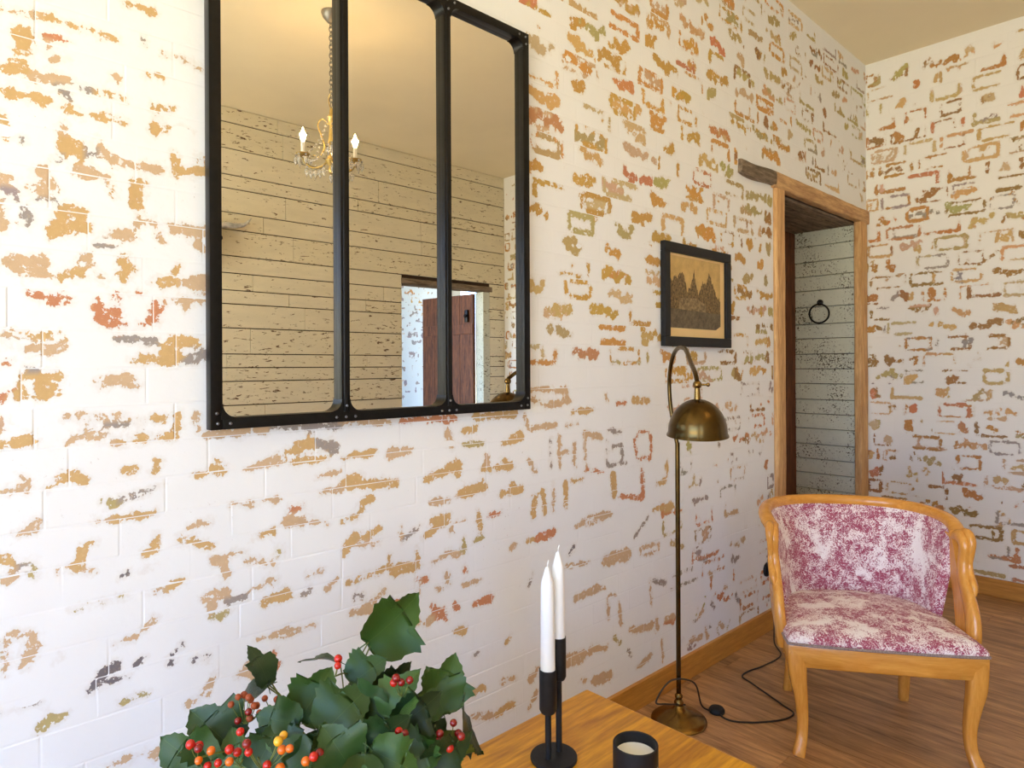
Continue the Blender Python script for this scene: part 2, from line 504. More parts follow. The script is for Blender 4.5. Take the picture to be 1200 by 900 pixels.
# bare spots traced from the wall: (crop x, crop y, scale) then spots x0 y0 x1 y1 r0 r1 tint
TRACED = [
    ((0, 0, 3.0), """0 32 130 58 10 12 t/155 60 250 92 12 10 o/250 92 410 135 9 11 o/78 120 78 172 26 25 o/160 125 245 150 10 6 r/170 150 175 185 12 10 t
137 182 138 182 10 10 o/180 210 235 215 10 5 t/0 240 75 245 15 22 o/112 268 230 285 20 14 t/10 325 170 355 12 22 o/190 370 330 405 7 9 o/330 405 435 425 10 14 o
285 310 330 315 12 8 g/345 320 440 345 8 10 o/390 275 425 275 9 8 t/440 12 540 40 5 10 o/575 190 640 210 10 8 t/640 210 715 238 8 8 t/517 265 560 268 7 12 o
545 375 545 460 11 12 o/545 380 620 385 10 6 o/545 455 610 450 12 6 o/0 405 10 470 18 18 o/225 445 232 500 14 18 t/232 500 240 535 28 24 o/285 505 285 550 8 14 o
350 480 360 540 8 18 t/360 540 440 575 18 9 t/440 575 550 595 9 20 t/205 562 230 568 8 8 g/610 540 625 600 10 22 o/640 605 715 600 14 20 o/700 555 715 560 12 12 t
150 590 170 670 14 22 t/85 665 185 672 8 14 t/280 605 375 620 20 16 t/465 635 520 640 8 5 o/485 650 475 715 16 20 o/490 675 520 680 8 5 o/385 655 410 690 8 10 o
0 630 30 630 30 12 t/0 720 5 800 15 20 t/215 745 290 745 20 18 o/210 790 300 800 30 22 o/190 815 235 815 20 18 o/80 730 100 790 14 9 g/125 700 200 700 9 6 g
60 712 100 712 6 6 g/480 790 540 765 9 8 t/540 770 570 850 8 8 t/390 820 470 835 16 16 t/480 785 460 830 12 14 t/615 805 715 815 20 20 t/690 850 715 880 12 14 t
345 865 390 870 12 8 g/655 460 680 465 8 5 g/70 480 75 495 5 5 g/500 130 505 165 3 4 g/320 520 325 555 10 8 g/200 300 235 330 10 8 g"""),
    ((0, 300, 3.0), """20 20 150 25 16 24 t/60 50 175 65 18 14 t/200 75 285 55 12 20 o/300 15 320 40 22 12 t/445 20 460 45 20 16 o/425 75 445 70 16 12 o/340 72 380 78 9 8 t
545 95 600 85 13 20 o/600 80 630 35 12 6 o/650 95 715 95 14 28 t/85 128 240 145 5 14 r/165 150 220 160 14 11 r/345 165 360 225 14 18 r/360 225 430 245 18 18 r
405 150 410 200 12 14 r/410 132 510 132 3 3 r/550 165 550 215 14 15 r/545 215 490 250 14 5 r/590 155 715 160 8 10 t/640 165 650 190 16 5 t/0 275 50 275 10 13 t
100 280 215 280 12 12 o/100 335 210 320 18 22 t/20 310 60 320 8 6 g/410 290 550 300 10 13 g/600 300 690 300 18 14 o/580 330 620 350 20 26 o/470 365 620 360 13 20 o
660 360 715 350 16 22 g/75 425 70 495 13 9 o/75 425 205 425 13 17 o/150 450 150 500 28 15 o/175 455 200 480 20 10 o/105 405 140 405 8 8 g/345 440 360 460 8 10 t
360 440 450 435 12 22 t/450 440 490 460 16 8 t/230 565 420 560 10 8 t/230 655 330 625 7 14 t/310 620 410 655 16 13 t/430 580 590 570 7 12 o/400 655 615 630 9 14 o
620 555 625 605 14 13 o/380 590 500 595 7 6 g/0 660 30 660 12 8 o/60 650 95 640 22 24 o/685 560 700 620 10 7 t/730 630 940 605 12 16 t/960 600 1195 595 12 12 g
1010 690 1095 655 13 24 o/1020 725 1150 712 12 10 o/1100 650 1175 675 15 18 g/690 770 770 750 9 20 o/765 715 770 740 6 12 o/865 750 975 715 6 18 t/440 750 460 755 10 18 o
545 755 560 725 10 14 o/165 815 230 785 4 14 o/240 770 290 790 18 18 o/80 780 95 815 11 18 t/0 835 30 830 10 13 t/360 860 410 870 10 18 v/410 860 470 840 12 8 g
480 835 570 805 6 4 g/1120 780 1195 760 6 10 t/1130 835 1195 815 8 14 t/820 875 890 875 8 10 t/920 860 975 855 8 10 t/1020 890 1060 885 10 12 r/0 505 15 470 10 6 r"""),
    ((0, 600, 3.0), """55 80 140 40 6 16 t/335 40 385 25 6 12 t/395 25 540 5 14 10 o/665 50 740 30 8 8 t/635 95 745 115 14 12 o/1010 30 1060 30 20 20 t/1060 35 1160 40 12 4 t
520 140 545 120 14 16 o/545 115 555 80 8 4 o/890 92 960 72 4 14 o/0 160 45 175 18 14 o/75 185 90 185 10 16 g/110 165 115 225 9 14 v/0 245 45 230 10 12 t
200 212 330 205 4 6 t/270 195 295 120 20 16 o/295 120 330 100 14 8 o/250 345 460 295 5 8 v/525 285 600 265 3 10 t/600 260 635 240 18 14 o/755 170 855 145 16 10 t
790 180 795 230 14 10 t/860 170 970 185 10 7 t/720 300 790 280 12 18 t/745 305 745 345 16 14 t/750 370 795 355 12 14 v/800 310 860 300 14 9 g/930 315 1000 290 15 24 o
890 270 920 265 8 6 t/945 245 970 240 10 10 t/1085 220 1130 205 8 10 t/1150 270 1180 240 10 8 t/1065 290 1090 275 8 8 g/55 430 130 430 14 12 t/110 450 125 480 13 13 t
75 545 105 510 12 14 t/15 460 15 560 7 13 t/410 465 470 445 4 8 t/470 440 545 375 10 9 t/325 625 345 600 14 16 G/365 570 405 545 20 20 G/370 610 440 580 10 8 G
480 540 510 515 8 6 G/600 500 640 465 4 8 G/680 515 725 515 8 10 G/600 530 612 530 5 5 G/145 750 150 780 14 8 v/155 735 245 710 11 5 v/430 665 520 635 8 5 v
665 680 720 640 10 13 t/720 630 765 555 8 6 t/850 570 890 550 14 38 t/960 500 970 545 12 16 r/905 450 1000 425 5 13 t/1000 430 1105 400 10 4 t/380 890 500 850 8 8 t
540 845 555 850 16 16 t/980 130 985 145 13 10 v/430 225 455 215 6 6 G/505 200 545 188 5 4 g/0 705 150 675 4 3 g/200 520 215 505 4 4 g"""),
    ((400, 450, 3.0), """0 135 175 130 8 12 t/200 130 370 120 8 14 r/365 130 400 120 10 12 r/470 115 610 105 12 14 o/0 260 110 240 6 14 o/170 245 240 235 18 13 t/425 170 470 155 10 15 o
375 175 385 215 15 13 t/425 215 495 210 6 9 v/570 210 625 185 9 20 o/15 345 70 325 18 13 o/30 360 190 345 13 15 o/295 335 410 285 9 22 o/400 310 415 320 14 12 o
495 300 600 290 10 14 o/510 250 515 290 8 12 t/570 265 590 275 8 10 o/660 270 680 305 9 9 t/425 385 500 360 20 18 o/500 345 505 370 12 12 o/320 415 375 410 11 13 t
565 385 630 370 12 16 o/600 345 610 365 5 10 o/765 185 770 290 9 9 t/820 210 820 290 9 8 t/770 238 820 240 7 7 t/735 190 735 290 4 4 g/855 175 910 185 10 12 t
855 200 860 300 5 8 t/860 300 920 310 7 5 r/940 165 985 165 6 6 g/935 200 935 280 5 5 g/985 220 990 275 8 8 g/940 285 1000 275 8 6 g/955 220 985 215 7 6 g
1030 200 1045 170 6 6 r/1045 168 1080 168 6 6 r/1086 180 1090 240 7 7 r/1030 210 1040 255 7 6 r/1040 260 1085 262 6 7 r/70 430 100 405 13 16 o/0 485 70 450 4 12 o
10 590 50 540 13 22 o/80 540 130 510 8 14 o/50 565 130 560 7 7 t/290 540 370 470 9 18 o/320 480 380 460 14 8 o/210 510 215 545 5 8 t/220 548 275 505 6 5 g
390 510 430 480 13 8 t/480 450 490 505 9 13 o/520 460 555 450 8 12 r/20 700 150 655 8 10 o/170 600 175 660 4 12 o/180 655 270 640 20 16 o/265 585 270 640 6 14 o
320 630 370 595 5 10 t/370 590 410 600 10 12 t/430 545 435 590 9 9 v/470 550 500 545 7 7 v/680 400 675 465 13 12 o/710 380 715 455 12 10 o/745 350 745 450 7 6 t
790 350 790 430 12 8 o/800 345 850 335 9 4 o/955 320 960 390 15 15 o/970 395 1060 400 5 10 r/1055 300 1060 380 8 12 r/600 575 610 565 12 8 t/655 555 670 550 9 9 o
690 545 745 520 14 16 r/660 710 675 665 6 6 g/270 690 300 685 9 13 r/275 740 275 700 6 8 t/370 670 380 700 12 8 t/340 720 350 720 10 10 t/435 650 440 655 10 8 r
430 705 490 690 9 5 t/40 800 100 790 13 20 t/110 770 150 720 12 8 t/55 745 75 740 12 10 g/190 770 230 760 8 12 r/320 780 340 820 8 15 r/360 790 370 830 9 9 r
400 775 410 790 10 10 r/470 775 520 755 12 18 r/120 885 270 830 8 14 t/300 835 340 815 15 10 t/405 870 430 865 14 16 o/790 645 870 625 8 6 t/930 620 1005 600 20 24 t
1050 578 1115 560 6 6 t/1055 605 1110 590 5 5 t/1050 580 1055 605 5 5 t/1115 560 1115 590 5 5 t/820 755 900 720 11 15 t/900 725 930 715 8 5 t/935 760 940 830 6 6 t
945 745 965 742 6 5 t/975 770 985 840 7 10 t/800 600 820 570 8 6 G/820 505 860 480 5 8 t/870 465 950 455 8 8 t/865 495 930 470 8 5 t/1100 440 1160 430 8 18 o
1030 540 1080 465 5 4 g/1110 350 1140 340 8 10 o/1145 275 1145 320 8 8 o/660 20 790 20 8 13 t/660 50 720 75 7 8 t/720 75 800 60 9 13 t/790 20 795 60 9 9 t
810 100 880 90 8 12 o/970 70 1000 65 8 8 r/930 40 935 55 8 8 t/1030 55 1080 60 13 10 o/645 115 655 150 8 11 t/655 155 750 145 8 11 t/790 145 830 140 6 6 t
1085 690 1090 780 5 5 t/1100 690 1140 700 9 9 g/1030 870 1090 850 9 15 t/1110 840 1110 860 9 13 t/1140 830 1165 825 13 17 t"""),
    ((540, 630, 3.3333), """420 480 475 465 26 22 t/505 440 570 430 16 9 t/690 510 740 460 9 14 t/520 560 580 540 18 22 t/470 555 485 560 9 9 t/660 360 720 350 9 9 t/765 325 765 350 12 12 t
800 325 830 325 14 15 r/150 680 205 650 13 16 o/40 700 130 695 8 15 t/0 625 85 590 9 13 o/160 560 210 550 8 9 t/275 550 305 510 16 9 t/265 670 295 610 7 12 t
175 410 190 390 7 9 o/55 460 65 455 8 8 g/885 410 940 385 7 12 t/955 355 965 390 8 9 t/1010 335 1025 350 9 9 t/930 310 945 285 9 9 t/980 255 990 275 9 8 g
1075 225 1085 250 10 9 g/1030 190 1040 195 7 7 t/970 140 980 150 8 10 t/930 85 960 90 6 6 g/655 440 665 470 6 5 g/785 400 790 480 6 8 t/600 390 620 410 9 9 v"""),
]


def traced_spots():
    out = []
    for (ox, oy, sc), txt in TRACED:
        for item in txt.replace('\n', '/').split('/'):
            q = item.split()
            if len(q) != 7:
                continue
            x0, y0, x1, y1, r0, r1 = (float(k) for k in q[:6])
            a = on_plane(ox + x0 / sc, oy + y0 / sc, 0, 0.0)
            b = on_plane(ox + x1 / sc, oy + y1 / sc, 0, 0.0)
            za = -(CAM_ROT.inverted() @ (a - CAM_LOC)).z
            zb = -(CAM_ROT.inverted() @ (b - CAM_LOC)).z
            out.append((a.y, a.z, b.y, b.z, r0 / sc / FPX * za * 1.05, r1 / sc / FPX * zb * 1.05, TINTS[q[6]]))
    return out


def field(U, V, spots):
    """Signed depth into the nearest bare spot (metres) and its tint, for points U, V."""
    sd = np.full(U.shape, -0.05)
    col = np.tile(np.array(TINTS['t']), (U.size, 1))
    for (a, b, c, d, r0, r1, t) in spots:
        dx, dy = c - a, d - b
        L2 = dx * dx + dy * dy + 1e-12
        h = np.clip(((U - a) * dx + (V - b) * dy) / L2, 0, 1)
        s = r0 + (r1 - r0) * h - np.hypot(U - a - h * dx, V - b - h * dy)
        m = s > sd
        sd[m] = s[m]
        col[m] = t
    return sd, col


def random_spots(rng, u0, u1, v0, v1, dens, tints, size=1.0, thin=0.0, runs=0.0):
    """Bare spots on one brick: smears along it, rings round its edge, corners, specks."""
    if rng.random() > dens:
        if rng.random() < 0.25:
            u, v = rng.uniform(u0, u1), rng.uniform(v0, v1)
            return [(u, v, u + rng.uniform(-.01, .01), v + rng.uniform(-.01, .01), .004, .003, TINTS[rng.choice(tints)])]
        return []
    w, h = u1 - u0, v1 - v0
    c = TINTS[rng.choice(tints)]
    c = tuple(x * rng.uniform(.9, 1.1) for x in c)
    kind = rng.random() * (1.0 - runs)
    out = []
    r = h * 0.5 * size
    if kind < 0.38 * (1 - thin):                       # smear
        a = u0 + w * rng.uniform(.02, .35)
        b = min(u1 + w * .05, a + w * rng.uniform(.3, .85))
        v = v0 + h * rng.uniform(.38, .62)
        tilt = h * rng.uniform(-.18, .18)
        for k in range(rng.randint(4, 7)):
            f = (k + rng.uniform(-.3, .3)) / 6
            u_, v_ = a + (b - a) * f, v + tilt * (1 - 2 * f) + h * rng.uniform(-.16, .16)
            out.append((u_, v_, u_ + w * rng.uniform(-.07, .10), v_ + h * rng.uniform(-.2, .2), r * rng.uniform(.22, .62), r * rng.uniform(.15, .5), c))
    elif kind < 0.60:                                  # ring or part of one
        k = r * rng.uniform(.14, .26)
        A, B, C, D = u0 + w * .06, u0 + w * rng.uniform(.55, .94), v0 + h * .14, v1 - h * .14
        segs = [(A, C, B, C), (B, C, B, D), (B, D, A, D), (A, D, A, C)]
        for s in segs:
            if rng.random() < .72:
                q0, q1 = rng.uniform(0, .25), rng.uniform(.7, 1)
                out.append((s[0] + (s[2] - s[0]) * q0, s[1] + (s[3] - s[1]) * q0, s[0] + (s[2] - s[0]) * q1, s[1] + (s[3] - s[1]) * q1,
                            k * rng.uniform(.7, 1.5), k * rng.uniform(.7, 1.5), c))
    elif kind < 0.78:                                  # block
        a = rng.uniform(u0 + w * .1, u1 - w * .3)
        for k in range(4):
            u_, v_ = a + w * rng.uniform(0, .2), v0 + h * rng.uniform(.3, .7)
            out.append((u_, v_, u_ + w * rng.uniform(-.04, .06), v_ + h * rng.uniform(-.2, .2), r * rng.uniform(.25, .65), r * rng.uniform(.2, .5), c))
        if rng.random() < .5:
            b = rng.uniform(u0, u1)
            out.append((b, v0 + h * .3, b + w * .05, v0 + h * .7, r * .3, r * .25, TINTS[rng.choice(tints)]))
    elif kind < 0.9:                                   # corner along the bottom edge
        a, b = u0 + w * rng.uniform(.02, .3), u1 - w * rng.uniform(.02, .4)
        out.append((a, v0 + h * .22, b, v0 + h * .2, r * .22, r * rng.uniform(.22, .5), c))
        e = a if rng.random() < .5 else b
        out.append((e, v0 + h * .2, e, v1 - h * .2, r * .4, r * .18, c))
    else:                                              # scattered
        for _ in range(rng.randint(3, 5)):
            a, b = rng.uniform(u0, u1), rng.uniform(v0, v1)
            out.append((a, b, a + w * rng.uniform(-.08, .08), b + h * rng.uniform(-.3, .3), r * rng.uniform(.12, .3), r * .12, c))
    return out


def brick_courses(rng, u_lo, u_hi, v_lo, v_hi, course, length, holes):
    out = []
    v, i = v_lo, 0
    while v < v_hi - 0.01:
        h = min(course * rng.uniform(.96, 1.04), v_hi - v)
        u = u_lo - (length * .5 if i % 2 else 0) + rng.uniform(-.03, .03)
        while u < u_hi:
            L = length * rng.uniform(.88, 1.12)
            pieces = [(max(u, u_lo), min(u + L, u_hi))]
            for (a, b, c, d) in holes:
                if v + h > c + 0.004 and v < d - 0.004:
                    nxt = []
                    for (p, q) in pieces:
                        if q <= a or p >= b:
                            nxt.append((p, q))
                        else:
                            if p < a:
                                nxt.append((p, a))
                            if q > b:
                                nxt.append((b, q))
                    pieces = nxt
            for (p, q) in pieces:
                if q - p > 0.02:
                    out.append((p, q, v, v + h))
            u += L
        v += h
        i += 1
    return out


def in_view_area(points):
    """Share of the picture a quad covers; 0 when it is outside the frame."""
    inv = CAM_ROT.inverted()
    pp = []
    for p in points:
        c = inv @ (Vector(p) - CAM_LOC)
        if c.z > -0.1:
            return 0.0
        pp.append((600 + FPX * c.x / -c.z, 430 - FPX * c.y / -c.z))
    cx, cy = sum(p[0] for p in pp) / 4, sum(p[1] for p in pp) / 4
    if not (-8 < cx < 1208 and -8 < cy < 908):
        return 0.0
    return 0.5 * abs(sum(pp[i][0] * pp[(i + 1) % 4][1] - pp[(i + 1) % 4][0] * pp[i][1] for i in range(4)))


def lay_bricks(wall, bricks, spots_of, to_world, mat, step=0.012, seed=1, part_name='brick', keep=300, hidden=None):
    rng = random.Random(seed)
    order = []
    for i, (p, q, c, d) in enumerate(bricks):
        pts = [to_world(p, c, 0), to_world(q, c, 0), to_world(q, d, 0), to_world(p, d, 0)]
        a = in_view_area(pts)
        if hidden and hidden((p + q) / 2, (c + d) / 2):
            a = 0.0
        order.append((a, i))
    order.sort(reverse=True)
    single = {i for a, i in order[:keep] if a > 0}
    rest_v, rest_f, rest_s, rest_c, nb = [], [], [], [], 0

    def finish(name, V, F, sd, col, parent):
        me = bpy.data.meshes.new(name)
        me.from_pydata(V, [], F)
        at1 = me.attributes.new('bare', 'FLOAT', 'POINT')
        at1.data.foreach_set('value', np.asarray(sd, dtype=np.float32))
        at2 = me.attributes.new('tint', 'FLOAT_COLOR', 'POINT')
        at2.data.foreach_set('color', np.hstack([col, np.ones((len(col), 1))]).astype(np.float32).ravel())
        me.materials.append(mat)
        me.update()
        o = bpy.data.objects.new(name, me)
        COL.objects.link(o)
        o.parent = parent
        return o

    for i, (p, q, c, d) in enumerate(bricks):
        g = 0.0004
        p0, q0, c0, d0 = p + g, q - g, c + g, d - g
        nu = max(3, int((q0 - p0) / step) + 1)
        nv = max(3, int((d0 - c0) / step) + 1)
        us = np.concatenate([[p0], np.linspace(p0 + .003, q0 - .003, nu), [q0]])
        vs = np.concatenate([[c0], np.linspace(c0 + .003, d0 - .003, nv), [d0]])
        U, V = np.meshgrid(us, vs)
        lift = rng.uniform(-.0002, .0005)
        ph = rng.uniform(0, 6.28)
        D = lift + .0003 * np.sin(U * 31 + ph) * np.cos(V * 47 + ph)
        D[0, :] = D[-1, :] = -0.0005
        D[:, 0] = D[:, -1] = -0.0005
        W, H = len(us), len(vs)
        verts = [to_world(float(a), float(b), float(e)) for a, b, e in zip(U.ravel(), V.ravel(), D.ravel())]
        faces = [(r * W + k, r * W + k + 1, (r + 1) * W + k + 1, (r + 1) * W + k) for r in range(H - 1) for k in range(W - 1)]
        sd, col = field(U.ravel(), V.ravel(), spots_of(p, q, c, d))
        if i in single:
            finish(part_name, verts, faces, sd, col, wall)
        else:
            rest_v += verts
            rest_f += [tuple(k + nb for k in f) for f in faces]
            rest_s.append(sd)
            rest_c.append(col)
            nb += len(verts)
    if rest_v:
        o = finish('brickwork', rest_v, rest_f, np.concatenate(rest_s), np.vstack(rest_c), wall)
        o['kind'] = 'stuff'


def keep_wash(o):
    """The slab behind the bricks keeps its wash everywhere."""
    a = o.data.attributes.new('bare', 'FLOAT', 'POINT')
    a.data.foreach_set('value', np.full(len(o.data.vertices), -0.05, dtype=np.float32))
    return o


# ------------------------------------------------------------------ wall_left: the long brick wall with the mirror and the doorway
DOOR_A, DOOR_B, DOOR_H = 3.32, 4.36, 2.185      # clear opening along y, and its height
WALL_T = 0.42
wall_left = Geo()
wall_left.box((-WALL_T, FRONT_Y, 0), (-0.0004, 3.22, ROOM_H))
wall_left.box((-WALL_T, 3.22, 2.27), (-0.0004, 4.48, ROOM_H))
wall_left.box((-WALL_T, 4.48, 0), (-0.0004, ROOM_D + 0.12, ROOM_H))
wall_left = wall_left.build('wall_left', M['wash'], smooth=False)
keep_wash(wall_left)
tag(wall_left, 'long whitewashed brick wall with flaked ochre patches behind the mirror', 'wall', kind='structure')

_traced = traced_spots()


def long_wall_spots(p, q, c, d):
    um, vm = (p + q) / 2, (c + d) / 2
    near = [s for s in _traced if min(s[0], s[2]) - s[4] - s[5] < q + .03 and max(s[0], s[2]) + s[4] + s[5] > p - .03
            and min(s[1], s[3]) - s[4] - s[5] < d + .03 and max(s[1], s[3]) + s[4] + s[5] > c - .03]
    rng = random.Random(int(um * 9173) * 7919 + int(vm * 6151))
    if um < 1.50 or (um < 2.32 and vm < 1.22 and vm > .05) or (um < 2.15 and vm < 1.30):
        if um < 0.10:
            near += random_spots(rng, p, q, c, d, .45, 'oottrg', .8)
        return near
    if vm > ROOM_H - 0.06:
        return near
    if vm > 1.25:
        far = min(1.0, max(0.0, (um - 2.2) / 1.6))
        if far < .35:
            return near + random_spots(rng, p, q, c, d, .92, 'OOOOOoootvr', 1.0, 0, .45) + (random_spots(rng, p, q, c, d, .42, 'OOt', .75, 0, .3))
        if far < .75:
            return near + random_spots(rng, p, q, c, d, .93, 'OOottvvd', .92, .1, .25) + random_spots(rng, p, q, c, d, .5, 'Ovd', .7, .2, .2)
        return near + random_spots(rng, p, q, c, d, .92, 'ttvvvddg', .72, .45) + random_spots(rng, p, q, c, d, .55, 'vvdg', .6, .6)
    return near + random_spots(rng, p, q, c, d, .72, 'ttggrv', .66, .6) + random_spots(rng, p, q, c, d, .3, 'tgd', .5, .5)


_rng = random.Random(11)
_long = brick_courses(_rng, FRONT_Y, ROOM_D - 0.002, 0.0, ROOM_H, 0.077, 0.235, [(2.865, 4.49, 2.18, 2.275), (3.215, 4.49, 0, 2.20)])
lay_bricks(wall_left, _long, long_wall_spots, lambda u, v, n: (n, u, v), M['wash'], 0.0115, 3,
           hidden=lambda u, v: (0.52 < u < 1.46 and 1.19 < v < 2.33) or v < 0.10)

# ------------------------------------------------------------------ wall_back
wb = Geo()
wb.box((-0.0006, ROOM_D + 0.0006, 0), (ROOM_W + 0.12, ROOM_D + 0.12, ROOM_H))
wall_back = tag(keep_wash(wb.build('wall_back', M['wash_back'], smooth=False)), 'whitewashed block wall with rubbed ochre and rust patches behind the chair', 'wall', kind='structure')


def back_wall_spots(p, q, c, d):
    rng = random.Random(int((p + q) * 7351) * 7919 + int((c + d) * 4201))
    if d > ROOM_H - .05:
        return []
    return random_spots(rng, p, q, c, d, .97, 'onnrtdvod', .70, .3) + random_spots(rng, p, q, c, d, .75, 'nodtgd', .45, .5)


_back = brick_courses(random.Random(5), 0.0, ROOM_W, 0.0, ROOM_H, 0.098, 0.205, [])
lay_bricks(wall_back, _back, back_wall_spots, lambda u, v, n: (u, ROOM_D - n, v), M['wash_back'], 0.0115, 4, part_name='block',
           hidden=lambda u, v: v < 0.1)


# ------------------------------------------------------------------ planks: painted boards of wall_right and of the doorway
def chipped_paint(name, paint, wood_c, scale=1.0, amount=0.5):
    t = NT(name)
    p = t.coords('World', (2.2, 0.55, 2.2))
    oi = t.n('ObjectInfo')
    n1 = t.noise(p, 26.0 * scale, 5, 0.7, 0.5)
    n2 = t.noise(p, 3.5, 3, 0.5)
    k = t.math('MULTIPLY_ADD', t.step(n2, 0.35, 0.7), 0.09 * amount, t.math('MULTIPLY_ADD', oi.outputs['Random'], 0.05, -0.03))
    mask = t.step(t.math('ADD', n1, k), 0.622, 0.655)
    base = t.mix(t.noise(p, 7.0, 5, 0.65), tuple(x * 0.72 for x in paint), paint)
    base = t.mix(t.math('MULTIPLY', oi.outputs['Random'], 0.35), base, tuple(x * k for x, k in zip(paint, (0.82, 0.80, 0.70))))
    bare = t.mix(t.noise(p, 40.0, 3), wood_c, tuple(x * 0.35 for x in wood_c))
    t.bump(t.math('ADD', t.math('SUBTRACT', 1.0, mask), t.math('MULTIPLY', n1, 0.5)), 0.4, 0.002)
    return t.set(t.mix(mask, base, bare), 0.7, 0, 0.3)


M['plank_paint'] = chipped_paint('chipped_cream_plank', srgb(238, 228, 200), srgb(110, 72, 40))
M['reveal_paint'] = chipped_paint('chipped_pale_reveal_plank', srgb(214, 216, 200), srgb(92, 78, 58), 1.6, 1.1)
M['dark_gap'] = plain('dark_gap', srgb(60, 42, 26), 0.9)

D2A, D2B, D2H = 3.28, 4.31, 2.09
wr = Geo()
X0, X1 = ROOM_W + 0.012, ROOM_W + 0.12
ycut = [FRONT_Y - .1] + [k for w_ in WIN for k in w_] + [D2A, D2B, ROOM_D]
for i in range(len(ycut) - 1):
    a, b = ycut[i], ycut[i + 1]
    if (a, b) in WIN:
        wr.box((X0, a, 0), (X1, b, WZ0))
        wr.box((X0, a, WZ1), (X1, b, ROOM_H))
    elif (a, b) == (D2A, D2B):
        wr.box((X0, a, D2H), (X1, b, ROOM_H))
    else:
        wr.box((X0, a, 0), (X1, b, ROOM_H))
wall_right = tag(wr.build('wall_right', M['dark_gap'], smooth=False), 'wall of wide cream painted planks with chipped paint, facing the mirror', 'wall', kind='structure')

_rng = random.Random(21)
zz = 0.0
while zz < ROOM_H - 0.02:
    hh = min(_rng.choice((.10, .125, .15, .175, .19)), ROOM_H - zz)
    if ROOM_H - zz - hh < 0.05:
        hh = ROOM_H - zz
    cuts = [FRONT_Y, _rng.uniform(-1.2, 0.3), _rng.uniform(1.6, 2.6), ROOM_D]
    if _rng.random() < .5:
        cuts.insert(3, _rng.uniform(2.8, 3.6))
    spans = [(cuts[i], cuts[i + 1]) for i in range(len(cuts) - 1)]
    holes = []
    for (a, b) in WIN:
        if zz + hh > WZ0 + .005 and zz < WZ1 - .005:
            holes.append((a, b))
    if zz < D2H - .005:
        holes.append((D2A, D2B))
    pieces = spans
    for (a, b) in holes:
        nx = []
        for (p, q) in pieces:
            if q <= a or p >= b:
                nx.append((p, q))
            else:
                if p < a:
                    nx.append((p, a))
                if q > b:
                    nx.append((b, q))
        pieces = nx
    for (p, q) in pieces:
        if q - p < .03:
            continue
        g = Geo()
        x = ROOM_W + _rng.uniform(-.002, .002)
        g.box((x, p + .001, zz + .0035), (ROOM_W + .014, q - .001, zz + hh - .0035), .003)
        g.build('plank', M['plank_paint'], wall_right, smooth=False)
    zz += hh

# windows behind the camera: frames, sashes and glass
def glass_mat():
    t = NT('clear_window_glass')
    tr = t.n('BsdfTransparent')
    gl = t.n('BsdfGlossy')
    gl.inputs['Roughness'].default_value = 0.02
    mx = t.n('MixShader')
    mx.inputs[0].default_value = 0.06
    t.link(tr.outputs[0], mx.inputs[1])
    t.link(gl.outputs[0], mx.inputs[2])
    t.link(mx.outputs[0], t.out.inputs[0])
    return t.m


M['glass'] = glass_mat()


def window(name, lo, hi, axis, label):
    """axis 0: in wall_right (plane x); axis 1: in wall_front (plane y). lo/hi = (along, z)."""
    def bx(g, a0, a1, z0, z1, d0, d1, bev=.003):
        if axis == 0:
            g.box((ROOM_W + d0, a0, z0), (ROOM_W + d1, a1, z1), bev)
        else:
            g.box((a0, FRONT_Y - d1, z0), (a1, FRONT_Y - d0, z1), bev)
    fr = Geo()
    (a0, z0), (a1, z1) = lo, hi
    w = .05
    bx(fr, a0, a0 + w, z0, z1, .02, .09)
    bx(fr, a1 - w, a1, z0, z1, .02, .09)
    bx(fr, a0 + w, a1 - w, z0, z0 + w, .02, .09)
    bx(fr, a0 + w, a1 - w, z1 - w, z1, .02, .09)
    o = fr.build(name, M['white_paint'], smooth=False)
    tag(o, label, 'window', kind='structure')
    nb = max(2, round((a1 - a0) / .58))
    step = (a1 - a0 - 2 * w) / nb
    for k in range(1, nb):
        m = a0 + w + k * step
        g = Geo()
        bx(g, m - .02, m + .02, z0 + w, z1 - w, .03, .08)
        g.build('mullion', M['white_paint'], o, smooth=False)
    for k in range(nb):
        p, q = a0 + w + k * step + (.02 if k else 0), a0 + w + (k + 1) * step - (.02 if k < nb - 1 else 0)
        for (r, s) in ((z0 + w, (z0 + z1) / 2 - .01), ((z0 + z1) / 2 + .01, z1 - w)):
            g = Geo()
            bx(g, p, q, r, s, .05, .054, 0)
            g.build('pane', M['glass'], o, smooth=False)
        g = Geo()
        bx(g, p, q, (z0 + z1) / 2 - .01, (z0 + z1) / 2 + .01, .035, .075)
        g.build('glazing_bar', M['white_paint'], o, smooth=False)


window('window_1', (WIN[0][0], WZ0), (WIN[0][1], WZ1), 0, 'white casement window in the plank wall')
wf = Geo()
wf.box((-0.003, FRONT_Y - .12, 0), (FW[0], FRONT_Y, ROOM_H))
wf.box((FW[1], FRONT_Y - .12, 0), (ROOM_W + .012, FRONT_Y, ROOM_H))
wf.box((FW[0], FRONT_Y - .12, 0), (FW[1], FRONT_Y, FZ0))
wf.box((FW[0], FRONT_Y - .12, WZ1), (FW[1], FRONT_Y, ROOM_H))
M['plaster'] = plain('white_plaster', srgb(238, 234, 226), 0.85, 0, 0.25, 0.03, 6, 0.1)
tag(wf.build('wall_front', M['plaster'], smooth=False), 'white plastered wall with a window, opposite the chair', 'wall', kind='structure')
window('window_2', (FW[0], FZ0), (FW[1], WZ1), 1, 'wide white glazed window in the plain plastered wall')

